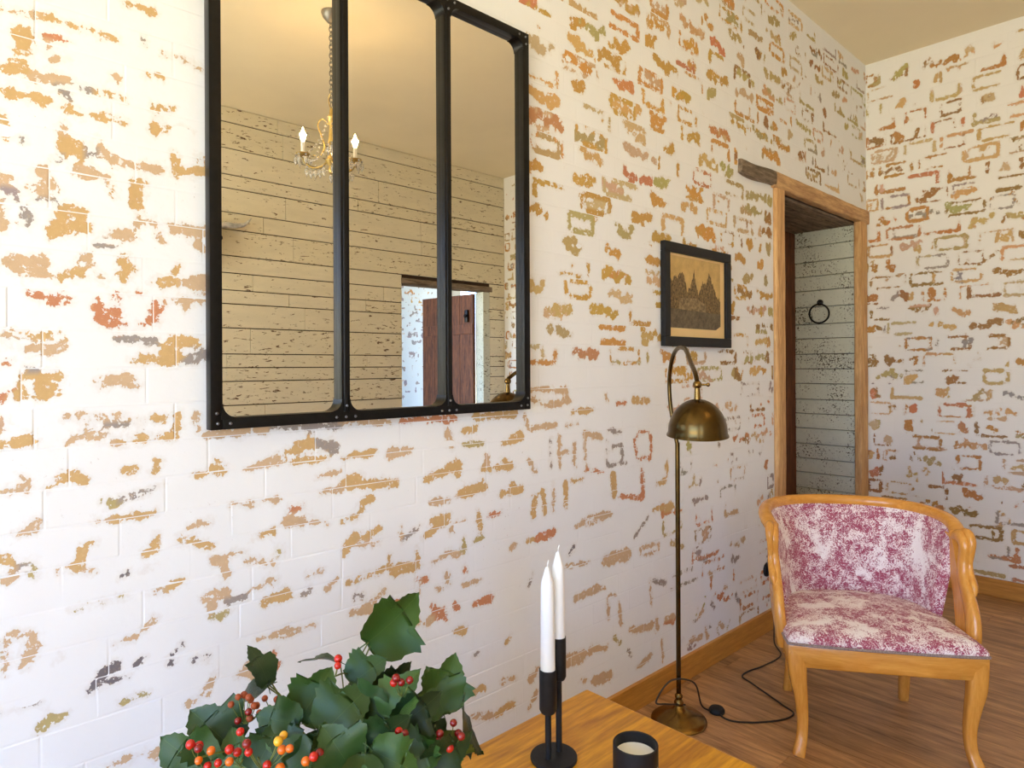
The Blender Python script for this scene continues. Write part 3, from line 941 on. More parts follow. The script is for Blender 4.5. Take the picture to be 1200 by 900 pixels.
# ------------------------------------------------------------------ ceiling, floor, baseboards
M['ceiling'] = plain('ceiling_paint', srgb(242, 230, 200), 0.85, 0, 0.2, 0.03, 2.0, 0.05)
g = Geo()
g.box((-WALL_T, FRONT_Y - .12, ROOM_H), (ROOM_W + .12, ROOM_D + .12, ROOM_H + .1))
tag(g.build('ceiling', M['ceiling'], smooth=False), 'plain cream painted ceiling above the brick walls', 'ceiling', kind='structure')

g = Geo()
g.box((-WALL_T - .6, FRONT_Y - .12, -.10), (ROOM_W + 2.2, ROOM_D + .12, -.012))
floor = tag(g.build('floor', M['dark_gap'], smooth=False), 'brown oak plank floor under the chair and lamp', 'floor', kind='structure')
_rng = random.Random(8)
y = FRONT_Y
while y < ROOM_D - .01:
    w = min(.142, ROOM_D - y)
    x = -WALL_T - .05 - _rng.uniform(0, .9)
    while x < ROOM_W:
        L = _rng.uniform(1.15, 1.35)
        a, b = max(x, -0.0), min(x + L, ROOM_W)
        if y + w > DOOR_A and y < DOOR_B + .1:
            a = max(x, -WALL_T)
        if b - a > .03:
            g = Geo()
            g.box((a + .0006, y + .0006, -.014), (b - .0006, y + w - .0006, 0.0), .0012)
            g.build('floor_plank', M['floor'], floor, smooth=False)
        x += L
    y += w

g = Geo()
g.box((0.0, FRONT_Y, 0), (.016, 3.215, .10), .003)
tag(g.build('baseboard_left', M['baseboard'], smooth=False), 'varnished honey wood baseboard along the mirror wall', 'baseboard', kind='structure')
g = Geo()
g.box((.016, ROOM_D - .016, 0), (ROOM_W, ROOM_D, .10), .003)
tag(g.build('baseboard_back', M['baseboard_b'], smooth=False), 'varnished honey wood baseboard under the wall behind the chair', 'baseboard', kind='structure')

# ------------------------------------------------------------------ doorway in wall_left: frame, lintel, plank reveal, closed dark door
def rough_bar(g, lo, hi, axis, amp=.004, seed=0, n=14, bev=.2):
    """A slightly uneven hewn bar: a swept rounded rectangle along one axis."""
    r = random.Random(seed)
    pts, rad = [], []
    o = [k for k in range(3) if k != axis]
    c = [(lo[k] + hi[k]) / 2 for k in range(3)]
    for i in range(n + 1):
        p = list(c)
        p[axis] = lo[axis] + (hi[axis] - lo[axis]) * i / n
        pts.append(Vector(p))
        ha, hb = (hi[o[0]] - lo[o[0]]) / 2, (hi[o[1]] - lo[o[1]]) / 2
        rad.append((ha + r.uniform(-amp, 0), hb + r.uniform(-amp, 0)))
    upv = [0, 0, 0]
    upv[o[0]] = 1
    g.sweep(pts, rad, 20, True, upv, 9.0)
    return g


g = rough_bar(Geo(), (-.028, 3.222, 0), (.020, DOOR_A, 2.188), 2, .003, 1)
jamb = tag(g.build('trim_1', M['door_trim'], angle=50), 'hewn oak door jamb beside the framed picture', 'door frame', kind='structure')
g = rough_bar(Geo(), (-.028, DOOR_B, 0), (.020, 4.478, 2.188), 2, .003, 2)
tag(g.build('trim_2', M['door_trim'], angle=50), 'hewn oak door jamb in the corner of the two brick walls', 'door frame', kind='structure')
g = rough_bar(Geo(), (-.028, 3.20, 2.186), (.022, 4.50, 2.272), 1, .004, 3)
lintel = tag(g.build('trim_3', M['door_trim_h'], angle=50), 'hewn oak lintel beam over the doorway with a weathered projecting end', 'lintel', kind='structure')
g = Geo()
pts, rad = [], []
for i in range(9):
    k = i / 8
    pts.append((-.005, 2.868 + .345 * k, 2.228 - .006 * math.sin(k * 5)))
    e = min(1.0, .9 + k * 2)
    rad.append((.036 * e, .030 * e))
g.sweep(pts, rad, 20, True, (0, 0, 1), 5.0)
g.build('beam_end', M['grey_wood'], lintel)['label'] = 'weathered grey beam end'

# reveal boards
SOF = 2.185
g = Geo()
g.box((-WALL_T - .02, DOOR_B + .062, 0), (-.030, 4.48, SOF), 0)
rev = tag(g.build('wall_reveal', M['dark_gap'], smooth=False), 'plank lined side of the deep doorway', 'wall', kind='structure')
_rng = random.Random(77)
zz = 0.0
while zz < SOF - .02:
    hh = min(_rng.uniform(.092, .112), SOF - zz)
    if SOF - zz - hh < .04:
        hh = SOF - zz
    g = Geo()
    yy = DOOR_B + .020 + _rng.uniform(-.003, .003)
    g.box((-WALL_T, yy, zz + .002), (-.029, DOOR_B + .065, zz + hh - .002), .003)
    g.build('plank', M['reveal_paint'], rev, smooth=False)
    zz += hh
g = Geo()
g.box((-WALL_T - .02, 3.222, SOF), (-.030, 4.48, 2.27), 0)
sof = tag(g.build('ceiling_reveal', M['dark_gap'], smooth=False), 'grey plank soffit inside the deep doorway', 'soffit', kind='structure')
for i in range(5):
    g = Geo()
    x = -WALL_T + i * .0782
    g.box((x + .0015, 3.24, SOF - .012), (x + .0767, DOOR_B + .045, SOF + .004), .003)
    g.build('soffit_board', M['grey_wood'], sof, smooth=False)
g = Geo()
g.box((-WALL_T - .02, 3.20, 0), (-.030, 3.29, SOF), 0)
tag(g.build('wall_reveal_near', M['plaster'], smooth=False), 'plastered near side of the deep doorway', 'wall', kind='structure')

door1 = Geo()
door1.box((-WALL_T - .02, 3.29, 0.0), (-WALL_T + .002, DOOR_B + .045, SOF - .012), 0)
door_1 = tag(door1.build('door_1', M['red_door'], smooth=False), 'closed red brown wooden door at the back of the deep doorway', 'door', kind='structure')
for i in range(7):
    a = 3.29 + i * (DOOR_B + .045 - 3.29) / 7
    b = 3.29 + (i + 1) * (DOOR_B + .045 - 3.29) / 7
    g = Geo()
    g.box((-WALL_T, a + .002, 0.004), (-WALL_T + .022, b - .002, SOF - .014), .003)
    g.build('board', M['red_door'], door_1, smooth=False)

# iron ring on the plank reveal
ring = thing('iron_ring', 'black iron ring hanging on the planks inside the doorway', 'ring', (-.235, DOOR_B + .017, 1.655))
g = Geo()
g.lathe([(.020, 0), (.020, .004), (.012, .010), (.006, .012)], 16)
for i, q in enumerate(g.v):
    g.v[i] = Vector((q.x, -q.z, q.y + .050))
g.build('back_plate', M['black_iron'], ring)
g = Geo()
g.sweep([(0, -.004, .050), (0, -.018, .050), (0, -.026, .044), (0, -.022, .034), (0, -.012, .034)], .0055, 8)
g.build('staple', M['black_iron'], ring)
g = Geo()
g.sweep([(.062 * math.cos(a), -.018 - .004 * math.sin(a), -.022 + .060 * math.sin(a)) for a in [2 * math.pi * i / 32 for i in range(33)]], .0055, 8, False)
g.build('hoop', M['black_iron'], ring)

# ------------------------------------------------------------------ doorway in wall_right with an open door, and the hall beyond
g = rough_bar(Geo(), (ROOM_W - .006, D2A - .005, D2H - .055), (ROOM_W + .13, D2B + .03, D2H + .004), 1, .003, 5)
tag(g.build('trim_4', M['grey_wood'], angle=50), 'dark weathered lintel over the doorway in the plank wall', 'lintel', kind='structure')
g = Geo()
g.box((ROOM_W + .002, D2B - .085, 0), (ROOM_W + .12, D2B, D2H - .055), .004)
tag(g.build('trim_5', M['reveal_paint'], smooth=False), 'pale painted door post in the plank wall beside the red brown door', 'door frame', kind='structure')
g = Geo()
HX = 5.30
g.box((HX, 2.2, 0), (HX + .1, 5.4, 2.8))
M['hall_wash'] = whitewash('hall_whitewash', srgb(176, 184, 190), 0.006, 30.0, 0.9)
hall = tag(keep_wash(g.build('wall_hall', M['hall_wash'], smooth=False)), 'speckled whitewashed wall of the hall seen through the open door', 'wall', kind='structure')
_hb = brick_courses(random.Random(3), 3.6, 5.38, 0.9, 2.7, .085, .21, [])


def hall_spots(p, q, c, d):
    rng = random.Random(int((p + q) * 5351) * 7919 + int((c + d) * 4201))
    return random_spots(rng, p, q, c, d, .98, 'GGGdG', .75, .5) + random_spots(rng, p, q, c, d, .9, 'dGG', .7, .5)


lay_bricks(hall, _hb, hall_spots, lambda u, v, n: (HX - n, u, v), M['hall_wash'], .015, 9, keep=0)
g = Geo()
g.box((ROOM_W + .14, 5.3, 0), (HX + .1, 5.4, .3))
g.box((ROOM_W + .14, 5.3, 2.6), (HX + .1, 5.4, 2.8))
g.box((ROOM_W + .14, 5.3, .3), (4.45, 5.4, 2.6))
g.box((5.1, 5.3, .3), (HX + .1, 5.4, 2.6))
g.box((ROOM_W + .12, 2.1, 0), (HX + .1, 2.2, 0.1))
g.box((ROOM_W + .12, 2.1, 2.6), (HX + .1, 2.2, 2.8))
g.box((ROOM_W + .12, 2.1, .1), (ROOM_W + .3, 2.2, 2.6))
g.box((HX - .15, 2.1, .1), (HX + .1, 2.2, 2.6))
tag(g.build('wall_hall_sides', M['plaster'], smooth=False), 'white plastered side walls of the hall behind the open door', 'wall', kind='structure')
g = Geo()
g.box((ROOM_W + .12, 2.1, 2.8), (HX + .1, 5.4, 2.9))
tag(g.build('ceiling_hall', M['plaster'], smooth=False), 'white ceiling of the hall behind the open door', 'ceiling', kind='structure')
g = Geo()
g.box((ROOM_W + .12, ROOM_D, 0), (ROOM_W + .14, 5.4, 2.8))
g.box((ROOM_W + .12, ROOM_D + .12, -.1), (HX + .1, 5.4, -.012))
tag(g.build('wall_hall_corner', M['plaster'], smooth=False), 'white plastered corner of the hall behind the back wall', 'wall', kind='structure')
window_portal((4.775, 5.34, 1.45), .65, 2.3, (0, -1, 0))  # hall openings added out of view to brighten the hall wall
window_portal((4.4, 2.16, 1.35), 1.4, 2.5, (0, 1, 0))

door_2 = thing('door_2', 'open red brown plank door swung into the hall, seen in the mirror', 'door', (ROOM_W + .115, D2B - .10, .008), math.radians(-5))
door_2['kind'] = 'structure'
for i in range(4):
    g = Geo()
    g.box((.004 + i * .19, -.02, 0), (.191 + i * .19, .016, D2H - .075), .003)
    g.build('board', M['red_door'], door_2, smooth=False)
for z in (.35, 1.62):
    g = Geo()
    g.box((0, -.032, z), (.72, -.0195, z + .10), .003)
    g.build('ledge', M['red_door'], door_2, smooth=False)
g = Geo()
g.box((.06, -.046, 1.74), (.10, -.020, 1.86), .004)
g.ball((.08, -.052, 1.80), .018)
g.build('latch', M['black_iron'], door_2)

# ------------------------------------------------------------------ industrial window mirror
def mirror_mat():
    t = NT('silvered_mirror_glass')
    return t.set((0.90, 0.89, 0.84), 0.0, 1.0, 0.5)


M['mirror'] = mirror_mat()
MY0, MY1, MZ0, MZ1 = 0.502, 1.475, 1.166, 2.352
mirror = thing('wall_mirror', 'black iron window style wall mirror with three tall panes', 'mirror', (0.0, (MY0 + MY1) / 2, MZ0))
mw, mh = MY1 - MY0, MZ1 - MZ0
B = 0.026
XF = 0.030
bars = [('frame_bar', -mw / 2, -mw / 2 + B, 0, mh), ('frame_bar', mw / 2 - B, mw / 2, 0, mh),
        ('frame_bar', -mw / 2 + B, mw / 2 - B, 0, B), ('frame_bar', -mw / 2 + B, mw / 2 - B, mh - B, mh)]
third = mw / 3
bars += [('mullion', -third / 2 - .012, -third / 2 + .012, B, mh - B), ('mullion', third / 2 - .012, third / 2 + .012, B, mh - B)]
for nm, a, b, c, d in bars:
    g = Geo()
    g.box((.002, a, c), (XF, b, d), .002)
    if nm == 'mullion':
        g.sweep([(XF, (a + b) / 2, c), (XF, (a + b) / 2, d)], [(.004, .006)] * 2, 10, True, (1, 0, 0))
    g.build(nm, M['black_iron'], mirror, smooth=True, angle=30)
openings = [(-mw / 2 + B, -third / 2 - .012), (-third / 2 + .012, third / 2 - .012), (third / 2 + .012, mw / 2 - B)]
for a, b in openings:
    g = Geo()
    g.box((.004, a - .004, B - .004), (.010, b + .004, mh - B + .004), 0)
    g.build('pane', M['mirror'], mirror, smooth=False)
    for (cy, sy) in ((a, 1), (b, -1)):
        for (cz, sz) in ((B, 1), (mh - B, -1)):
            r = .030
            poly = [(cy - sy * .004, cz - sz * .004), (cy + sy * r, cz - sz * .004)]
            for i in range(9):
                an = math.pi / 2 * i / 8
                poly.append((cy + sy * (r - r * math.sin(an)), cz + sz * (r - r * math.cos(an))))
            poly.append((cy - sy * .004, cz + sz * r))
            n = len(poly)
            vs = [(XF + .002, p, q) for p, q in poly] + [(.010, p, q) for p, q in poly]
            fs = [tuple(range(n)), tuple(range(2 * n - 1, n - 1, -1))] + [(i, i + n, (i + 1) % n + n, (i + 1) % n) for i in range(n)]
            Geo().add(vs, fs).build('gusset', M['black_iron'], mirror, smooth=True, angle=30)
riv = Geo()
riv.ball((0, 0, 0), .0036, 10, 6)
riv = riv.build('rivet', M['rivet'], mirror)
first = True
for (y0, z0) in [(-mw / 2, 0), (mw / 2, 0), (-third / 2, 0), (third / 2, 0), (-mw / 2, mh), (mw / 2, mh), (-third / 2, mh), (third / 2, mh)]:
    sz = 1 if z0 == 0 else -1
    if abs(abs(y0) - mw / 2) < 1e-6:
        sy = 1 if y0 < 0 else -1
        spots = [(y0 + sy * .013, sz * .036), (y0 + sy * .015, sz * .014), (y0 + sy * .042, sz * .013)]
    else:
        spots = [(y0 - .026, sz * .012), (y0, sz * .012), (y0 + .026, sz * .012), (y0, sz * .040)]
    for (py, pz) in spots:
        if first:
            riv.location = (XF + .001, py, z0 + pz)
            first = False
        else:
            share('rivet', riv.data, mirror, (XF + .001 if pz * sz < .03 or abs(abs(y0) - mw / 2) < 1e-6 else XF + .006, py, z0 + pz))

# ------------------------------------------------------------------ framed picture
PY0, PY1, PZ0, PZ1 = 2.233, 2.756, 1.380, 1.800
pic = thing('framed_picture', 'black framed sepia print of tall trees hanging above the brass lamp', 'picture', (0, (PY0 + PY1) / 2, PZ0))
pw, ph = PY1 - PY0, PZ1 - PZ0
F = .040
for a, b, c, d in ((-pw / 2, pw / 2, 0, F), (-pw / 2, pw / 2, ph - F, ph), (-pw / 2, -pw / 2 + F, F, ph - F), (pw / 2 - F, pw / 2, F, ph - F)):
    g = Geo()
    g.box((.002, a, c), (.024, b, d), .003)
    g.build('frame_bar', M['black_matte'], pic, smooth=False)
t = NT('aged_print_paper')
pv = t.coords('Object')
t.set(t.mix(t.noise(pv, 9, 4), srgb(226, 190, 128), srgb(240, 210, 156)), 0.6, 0, 0.3)
M['paper'] = t.m
g = Geo()
g.box((.004, -pw / 2 + F - .005, F - .005), (.010, pw / 2 - F + .005, ph - F + .005), 0)
paper = g.build('print', M['paper'], pic, smooth=False)


def ink(name, c1, c2, sc=60):
    t = NT(name)
    v = t.coords('Object')
    return t.set(t.ramp(t.noise(v, sc, 6, 0.75), [(0.38, c2), (0.62, c1)]), 0.6, 0, 0.3)


M['ink_sky'] = ink('printed_sky', srgb(214, 180, 116), srgb(190, 158, 100), 12)
M['ink_tree'] = ink('printed_trees', srgb(150, 124, 82), srgb(62, 50, 36), 90)
M['ink_ground'] = ink('printed_ground', srgb(122, 108, 84), srgb(82, 72, 58), 50)
M['ink_wall'] = ink('printed_building', srgb(166, 144, 104), srgb(96, 80, 58), 70)
IX0, IX1, IZ0, IZ1 = -pw / 2 + F + .004, pw / 2 - F - .035, F + .036, ph - F - .010
iw, ih = IX1 - IX0, IZ1 - IZ0


def ink_poly(name, pts, mat, lay):
    vs = [(.0102 + lay * .0003, IX0 + u * iw, IZ0 + v * ih) for u, v in pts]
    o = mesh_obj(name, vs, [tuple(range(len(vs)))], mat, paper)
    return o


ink_poly('printed_sky', [(0, .2), (1, .2), (1, 1), (0, 1)], M['ink_sky'], 0)
_rng = random.Random(4)
# ragged tree skyline
sky = []
peaks = [(.0, .72), (.08, .66), (.13, .74), (.17, .70), (.24, .80), (.30, .68), (.34, .52), (.40, .58), (.44, .70), (.47, .86), (.50, .68), (.55, .50), (.60, .60), (.65, .70), (.70, .66),
         (.76, .82), (.82, .72), (.88, .58), (.93, .50), (1.0, .44)]
for i in range(len(peaks) - 1):
    (a, b), (c, d) = peaks[i], peaks[i + 1]
    for k in range(5):
        f = k / 5
        sky.append((a + (c - a) * f, b + (d - b) * f + _rng.uniform(-.035, .035)))
sky.append(peaks[-1])
vs = [(.0108, IX0 + u * iw, IZ0 + v * ih) for u, v in sky] + [(.0108, IX0 + u * iw, IZ0 + .22 * ih) for u, v in sky]
n = len(sky)
mesh_obj('printed_trees', vs, [(i, i + 1, i + 1 + n, i + n) for i in range(n - 1)], M['ink_tree'], paper)
ink_poly('printed_building', [(.18, .24), (.70, .24), (.70, .36), (.50, .44), (.20, .42)], M['ink_wall'], 3)
ink_poly('printed_ground', [(0, 0), (.9, .0), (1, .06), (1, .24), (0, .27)], M['ink_ground'], 4)

# ------------------------------------------------------------------ brass floor lamp
LX, LY = 0.162, 2.100
HXL, HYL = 0.434, 1.788
lamp = thing('floor_lamp', 'aged brass floor lamp with arched neck and dome shade', 'lamp', (LX, LY, 0))
g = Geo()
g.lathe([(.098, 0), (.101, .004), (.098, .010), (.094, .012), (.090, .016), (.086, .017), (.070, .026), (.045, .036), (.030, .042), (.022, .048), (.016, .060)], 40)
g.build('base', M['brass'], lamp)
g = Geo()
g.lathe([(.014, .055), (.017, .062), (.017, .070), (.011, .080), (.014, .088), (.014, .094), (.0085, .102)], 24)
g.build('collar', M['brass'], lamp)
d = Vector((HXL - LX, HYL - LY, 0))
DL = d.length
du = d.normalized()
g = Geo()
g.sweep([(0, 0, .09), (0, 0, .50), (0, 0, 1.02)], .0085, 14)
g.build('pole', M['brass_dark'], lamp)
prof = [(0, 1.01), (-.008, 1.09), (-.018, 1.17), (-.012, 1.26), (.045, 1.335), (.125, 1.364), (.215, 1.350), (.30, 1.310), (.375, 1.280), (DL, 1.252)]
arc = spline(prof, 6)
g = Geo()
sway = Vector((-math.cos(YAW), -math.sin(YAW), 0))
g.sweep([du * s + Vector((0, 0, z)) + sway * (.026 * max(0.0, math.sin(math.pi * min(1.0, i / (len(arc) * .62))))) for i, (s, z) in enumerate(arc)], .0075, 12)
g.build('neck', M['brass_dark'], lamp)
hp = du * DL + Vector((0, 0, 1.243))
g = Geo()
g.ball(hp, .0135, 16, 10)
side = Vector((-du.y, du.x, 0))
g.sweep([hp, hp + side * .030], .0035, 8)
g.ball(hp + side * .032, .0065, 10, 6)
g.sweep([hp + Vector((0, 0, -.010)), hp + Vector((0, 0, -.048))], [.0085, .0105], 12)
g.build('knuckle', M['brass'], lamp)
sh = Geo()
R = .088
outer = [(R * math.sin(a) * 1.0, R * 1.16 * math.cos(a)) for a in [math.pi / 2 * (1 - i / 12) for i in range(13)]]
outer = [(R + .0045, -.010), (R + .0035, -.006)] + outer[:-1] + [(.010, R * 1.155)]
inner = [(max(r - .003, .004), z - .0022) for r, z in reversed(outer)]
inner[-1] = (R + .0015, -.010)
sh.lathe(outer + inner, 48, (0, 0, 0), cap=False)
shade = sh.build('lamp_shade', M['brass_dark'], lamp)
shade.location = hp + Vector((0, 0, -.145))
tilt = Matrix.Rotation(math.radians(5), 3, side)
shade.rotation_euler = tilt.to_euler()
g = Geo()
g.lathe([(.012, .030), (.014, .060), (.013, .085)], 16)
g.lathe([(.003, -.012), (.020, 0.0), (.024, .015), (.014, .034)], 16)
b_ = g.build('bulb', M['white_paint'], lamp)
b_.location = shade.location
# lamp lead with foot switch
lead = thing('lamp_cord', 'dark lamp cord with round black foot switch on the floor', 'cord', (0.30, 2.17, 0))
L0 = Vector(lead.location)
fl = lambda px, py, h=.0035: Vector((*on_plane(px, py, 2, h).xy, h))
up = Vector((LX, LY, 0))
loop = [up + Vector((.02, .012, .062)), up + Vector((-.015, -.055, .075)), up + Vector((-.04, -.085, .085)), up + Vector((-.01, -.035, .155)), up + Vector((.045, .03, .145)),
        fl(822, 826, .05), fl(832, 833, .012)]
pts = spline([tuple(p - L0) for p in loop], 8)
g = Geo()
g.sweep(pts, .0032, 8)
g.build('cord', M['cable'], lead)
sw = fl(840, 835, 0)
g = Geo()
g.lathe([(.026, 0), (.029, .004), (.029, .012), (.024, .019), (.012, .022), (.001, .0225)], 28)
s_ = g.build('foot_switch', M['black_matte'], lead)
s_.location = sw - L0
SOCK = Vector((0.0, 3.128, 0.30))
route = [fl(844, 838, .008), fl(852, 843), fl(866, 846), fl(890, 846.5), fl(918, 843), fl(930, 836), fl(917, 826), fl(900, 814), fl(880, 800), fl(870, 793), fl(876, 787), fl(895, 780), fl(915, 768),
         Vector((.10, 3.00, .004)), Vector((.06, 3.08, .05)), SOCK + Vector((.035, 0, -.02)), SOCK + Vector((.020, 0, 0))]
g = Geo()
g.sweep(spline([tuple(p - L0) for p in route], 7), .0032, 8)
g.build('cord', M['cable'], lead)
g = Geo()
g.lathe([(.018, .012), (.018, .030), (.010, .040)], 16)
pl = g.build('plug', M['black_matte'], lead)
pl.location = SOCK - L0
pl.rotation_euler = (0, math.pi / 2, 0)
sk = thing('wall_socket', 'small round black wall socket above the baseboard behind the chair', 'socket', SOCK)
g = Geo()
g.lathe([(.034, 0.0), (.034, .006), (.030, .011), (.022, .012), (.020, .008)], 24)
o = g.build('cover', M['black_matte'], sk)
o.rotation_euler = (0, math.pi / 2, 0)

# ------------------------------------------------------------------ gondola armchair in toile
def toile():
    t = NT('burgundy_toile_fabric')
    p = t.coords('Object')
    big = t.noise(p, 9.0, 3, 0.5, 0.6)
    mid = t.noise(p, 40.0, 2, 0.5, 0.8)
    m2 = t.noise(p, 75.0, 2, 0.5, 1.2)
    fine = t.noise(p, 190.0, 3, 0.65, 0.5)
    curl = t.math('ABSOLUTE', t.math('SUBTRACT', t.math('FRACT', t.math('MULTIPLY', mid, 8.0)), 0.5))
    curl2 = t.math('ABSOLUTE', t.math('SUBTRACT', t.math('FRACT', t.math('MULTIPLY', m2, 6.0)), 0.5))
    ink_ = t.math('ADD', t.math('MULTIPLY', curl, 0.8), t.math('MULTIPLY', curl2, 0.8))
    ink_ = t.math('ADD', ink_, t.math('MULTIPLY', t.math('SUBTRACT', fine, 0.5), 0.8))
    zone = t.step(big, 0.30, 0.56)
    zone2 = t.step(t.noise(p, 30.0, 3, 0.6), 0.38, 0.62)
    ink_ = t.math('ADD', ink_, t.math('MULTIPLY', t.math('SUBTRACT', zone, 0.75), 0.42))
    ink_ = t.math('ADD', ink_, t.math('MULTIPLY', t.math('SUBTRACT', zone2, 0.5), 0.25))
    m = t.step(ink_, 0.35, 0.50)
    hue = t.mix(t.noise(p, 20.0, 3), srgb(150, 58, 82), srgb(172, 92, 112))
    wash_ = t.mix(t.math('MULTIPLY', zone, 0.3), srgb(244, 236, 234), srgb(228, 190, 192))
    t.bump(fine, 0.15, 0.001)
    return t.set(t.mix(m, wash_, hue), 0.85, 0, 0.2, Sheen_Weight=0.2)


M['toile'] = toile()
M['braid'] = plain('taupe_braid', srgb(172, 150, 142), 0.8, 0, 0.2, 0.3, 300, 0.4)

CH_ROT = math.atan2(.578, .816)
chair = thing('armchair', 'honey wood tub armchair upholstered in burgundy and white toile', 'chair', (0.7685, 2.3695, 0), CH_ROT)

# plan outline of the seat (half), front to back
half = [(0.0, -.030), (.15, -.028), (.285, -.018), (.300, -.002), (.302, .05), (.298, .14), (.288, .25), (.262, .36), (.205, .445), (.11, .49), (0, .502)]
right = spline(half, 5)
outline = [(-x, y) for x, y in right] + [(x, y) for x, y in reversed(right)][1:-1]
outline = outline[:]            # counter-clockwise seen from below or above is settled by recalc


def ring_at(s, z, inset=0.0):
    c = Vector((0, .235))
    out = []
    for x, y in outline:
        d_ = Vector((x, y)) - c
        L = d_.length
        k = max(0.0, (L - inset) / L) * s
        out.append((c.x + d_.x * k, c.y + d_.y * k, z))
    return out


def loft(rings, cap_first=True, cap_last=True):
    n = len(rings[0])
    vs = [p for r in rings for p in r]
    fs = []
    for i in range(len(rings) - 1):
        for k in range(n):
            a, b = i * n + k, i * n + (k + 1) % n
            fs.append((a, b, b + n, a + n))
    if cap_first:
        fs.append(tuple(reversed(range(n))))
    if cap_last:
        fs.append(tuple(range((len(rings) - 1) * n, len(rings) * n)))
    return Geo().add(vs, fs)


loft([ring_at(1, .298, .022), ring_at(1, .296, .006), ring_at(1, .300, .002), ring_at(1, .362, 0), ring_at(1, .368, .003), ring_at(1, .368, .03)]).build('seat_rail', M['honey_h'], chair)
cush = [ring_at(1, .3685, .004), ring_at(1, .374, .001), ring_at(1, .384, .001), ring_at(1, .396, .010), ring_at(1, .406, .030)]
for s, z in ((.78, .414), (.6, .421), (.4, .426), (.2, .429), (.03, .430)):
    cush.append(ring_at(s, z))
seat = loft(cush).build('seat', M['toile'], chair)
g = Geo()
br = ring_at(1, .372, -.001)
g.sweep(br + br[:1], .0045, 8, False)
g.build('braid', M['braid'], seat)

# top rail and arms: plan path with heights, half from back centre to the scroll
rail_half = [(0, .560, .748), (.10, .552, .748), (.20, .515, .747), (.275, .440, .745), (.312, .345, .738), (.318, .275, .724), (.308, .225, .704)]
rr = spline(rail_half, 6)
rail = [(-x, y, z) for x, y, z in reversed(rr)][:-1] + list(rr)
nr = len(rail)
g = Geo()
rad = []
for i in range(nr):
    e = abs(i - (nr - 1) / 2) / ((nr - 1) / 2)
    rad.append((.022 - .003 * e, .021 + .004 * e))
g.sweep(rail, rad, 14, True, (0, 0, 1), 2.6)
g.build('top_rail', M['honey_h'], chair)
for s in (-1, 1):
    # carved swan neck support running from the scroll down to the seat rail
    sup = spline([(.306, .232, .700), (.309, .196, .702), (.311, .176, .672), (.309, .182, .628), (.306, .176, .575), (.306, .146, .520), (.307, .116, .462), (.305, .104, .412), (.300, .098, .362), (.296, .098, .320)], 6)
    wd = spline([(.017, .018), (.019, .022), (.017, .020), (.015, .020), (.017, .023), (.018, .026), (.019, .031), (.020, .033), (.020, .030), (.018, .026)], 6)
    g = Geo()
    g.sweep([(s * x, y, z) for x, y, z in sup], [(a, b) for a, b in wd], 16, True, (1, 0, 0), 2.4)
    # raised carved neck and head
    hd = spline([(.318, .205, .722), (.324, .182, .716), (.327, .166, .692), (.325, .164, .655), (.323, .172, .615), (.322, .162, .580), (.321, .136, .548), (.319, .126, .520)], 6)
    hr = spline([(.011,), (.015,), (.014,), (.011,), (.010,), (.012,), (.012,), (.006,)], 6)
    g.sweep([(s * x, y, z) for x, y, z in hd], [q[0] for q in hr], 10)
    g.build('arm_support', M['honey'], chair)
    # inner web that fills the board between support and upholstery
    web = [(.292, .235, .700), (.294, .20, .60), (.296, .165, .50), (.292, .13, .40), (.286, .125, .37)]
    web2 = [(.292, .285, .700), (.294, .262, .60), (.296, .235, .50), (.292, .205, .40), (.286, .20, .37)]
    vs = [(s * x, y, z) for x, y, z in web + web2] + [(s * (x + .022), y, z) for x, y, z in web + web2]
    m5 = 5
    fs = []
    for i in range(4):
        fs += [(i, i + 1, m5 + i + 1, m5 + i), (10 + i, 10 + m5 + i, 10 + m5 + i + 1, 10 + i + 1), (i, 10 + i, 10 + i + 1, i + 1), (m5 + i, m5 + i + 1, 10 + m5 + i + 1, 10 + m5 + i)]
    fs += [(0, m5, 10 + m5, 10), (4, 14, 10 + m5 + 4, m5 + 4)]
    Geo().add(vs, fs).build('arm_panel', M['honey'], chair)

# upholstered inside and outside back
def back_point(u, v, off):
    """u 0..1 along the rail, v 0..1 from seat to rail, off: distance inward from the rail line."""
    i = u * (nr - 1)
    a, b = rail[int(i)], rail[min(int(i) + 1, nr - 1)]
    f = i - int(i)
    x, y, z = (a[k] + (b[k] - a[k]) * f for k in range(3))
    i2 = min(nr - 1, int(i) + 1)
    i1 = max(0, int(i) - 1)
    tx, ty = rail[i2][0] - rail[i1][0], rail[i2][1] - rail[i1][1]
    L = math.hypot(tx, ty)
    nx, ny = ty / L, -tx / L                 # points into the seat
    if nx * (0 - x) + ny * (.2 - y) < 0:
        nx, ny = -nx, -ny
    low = .055 * (1 - v)                     # leans outward towards the top
    k = off + low
    return (x + nx * k, y + ny * k, .372 + (z - .012 - .372) * v)


NU, NV = 60, 14
us = [.035 + .93 * i / NU for i in range(NU + 1)]
vs_in, vs_out = [], []
for j in range(NV + 1):
    for i in range(NU + 1):
        v = j / NV
        u = us[i]
        e = min(1.0, min(u - .035, .965 - u) / .10)
        puff = .018 + .022 * math.sin(math.pi * min(1, v * .9 + .1)) ** .6 * (e ** .5 if e > 0 else 0)
        vs_in.append(back_point(u, v, puff))
        vs_out.append(back_point(u, v, -.006))
allv = vs_in + vs_out
n0 = len(vs_in)
fs = []
W = NU + 1
for j in range(NV):
    for i in range(NU):
        a = j * W + i
        fs.append((a, a + 1, a + W + 1, a + W))
        fs.append((n0 + a, n0 + a + W, n0 + a + W + 1, n0 + a + 1))
for i in range(NU):
    fs.append((i, n0 + i, n0 + i + 1, i + 1))
    a = NV * W + i
    fs.append((a, a + 1, n0 + a + 1, n0 + a))
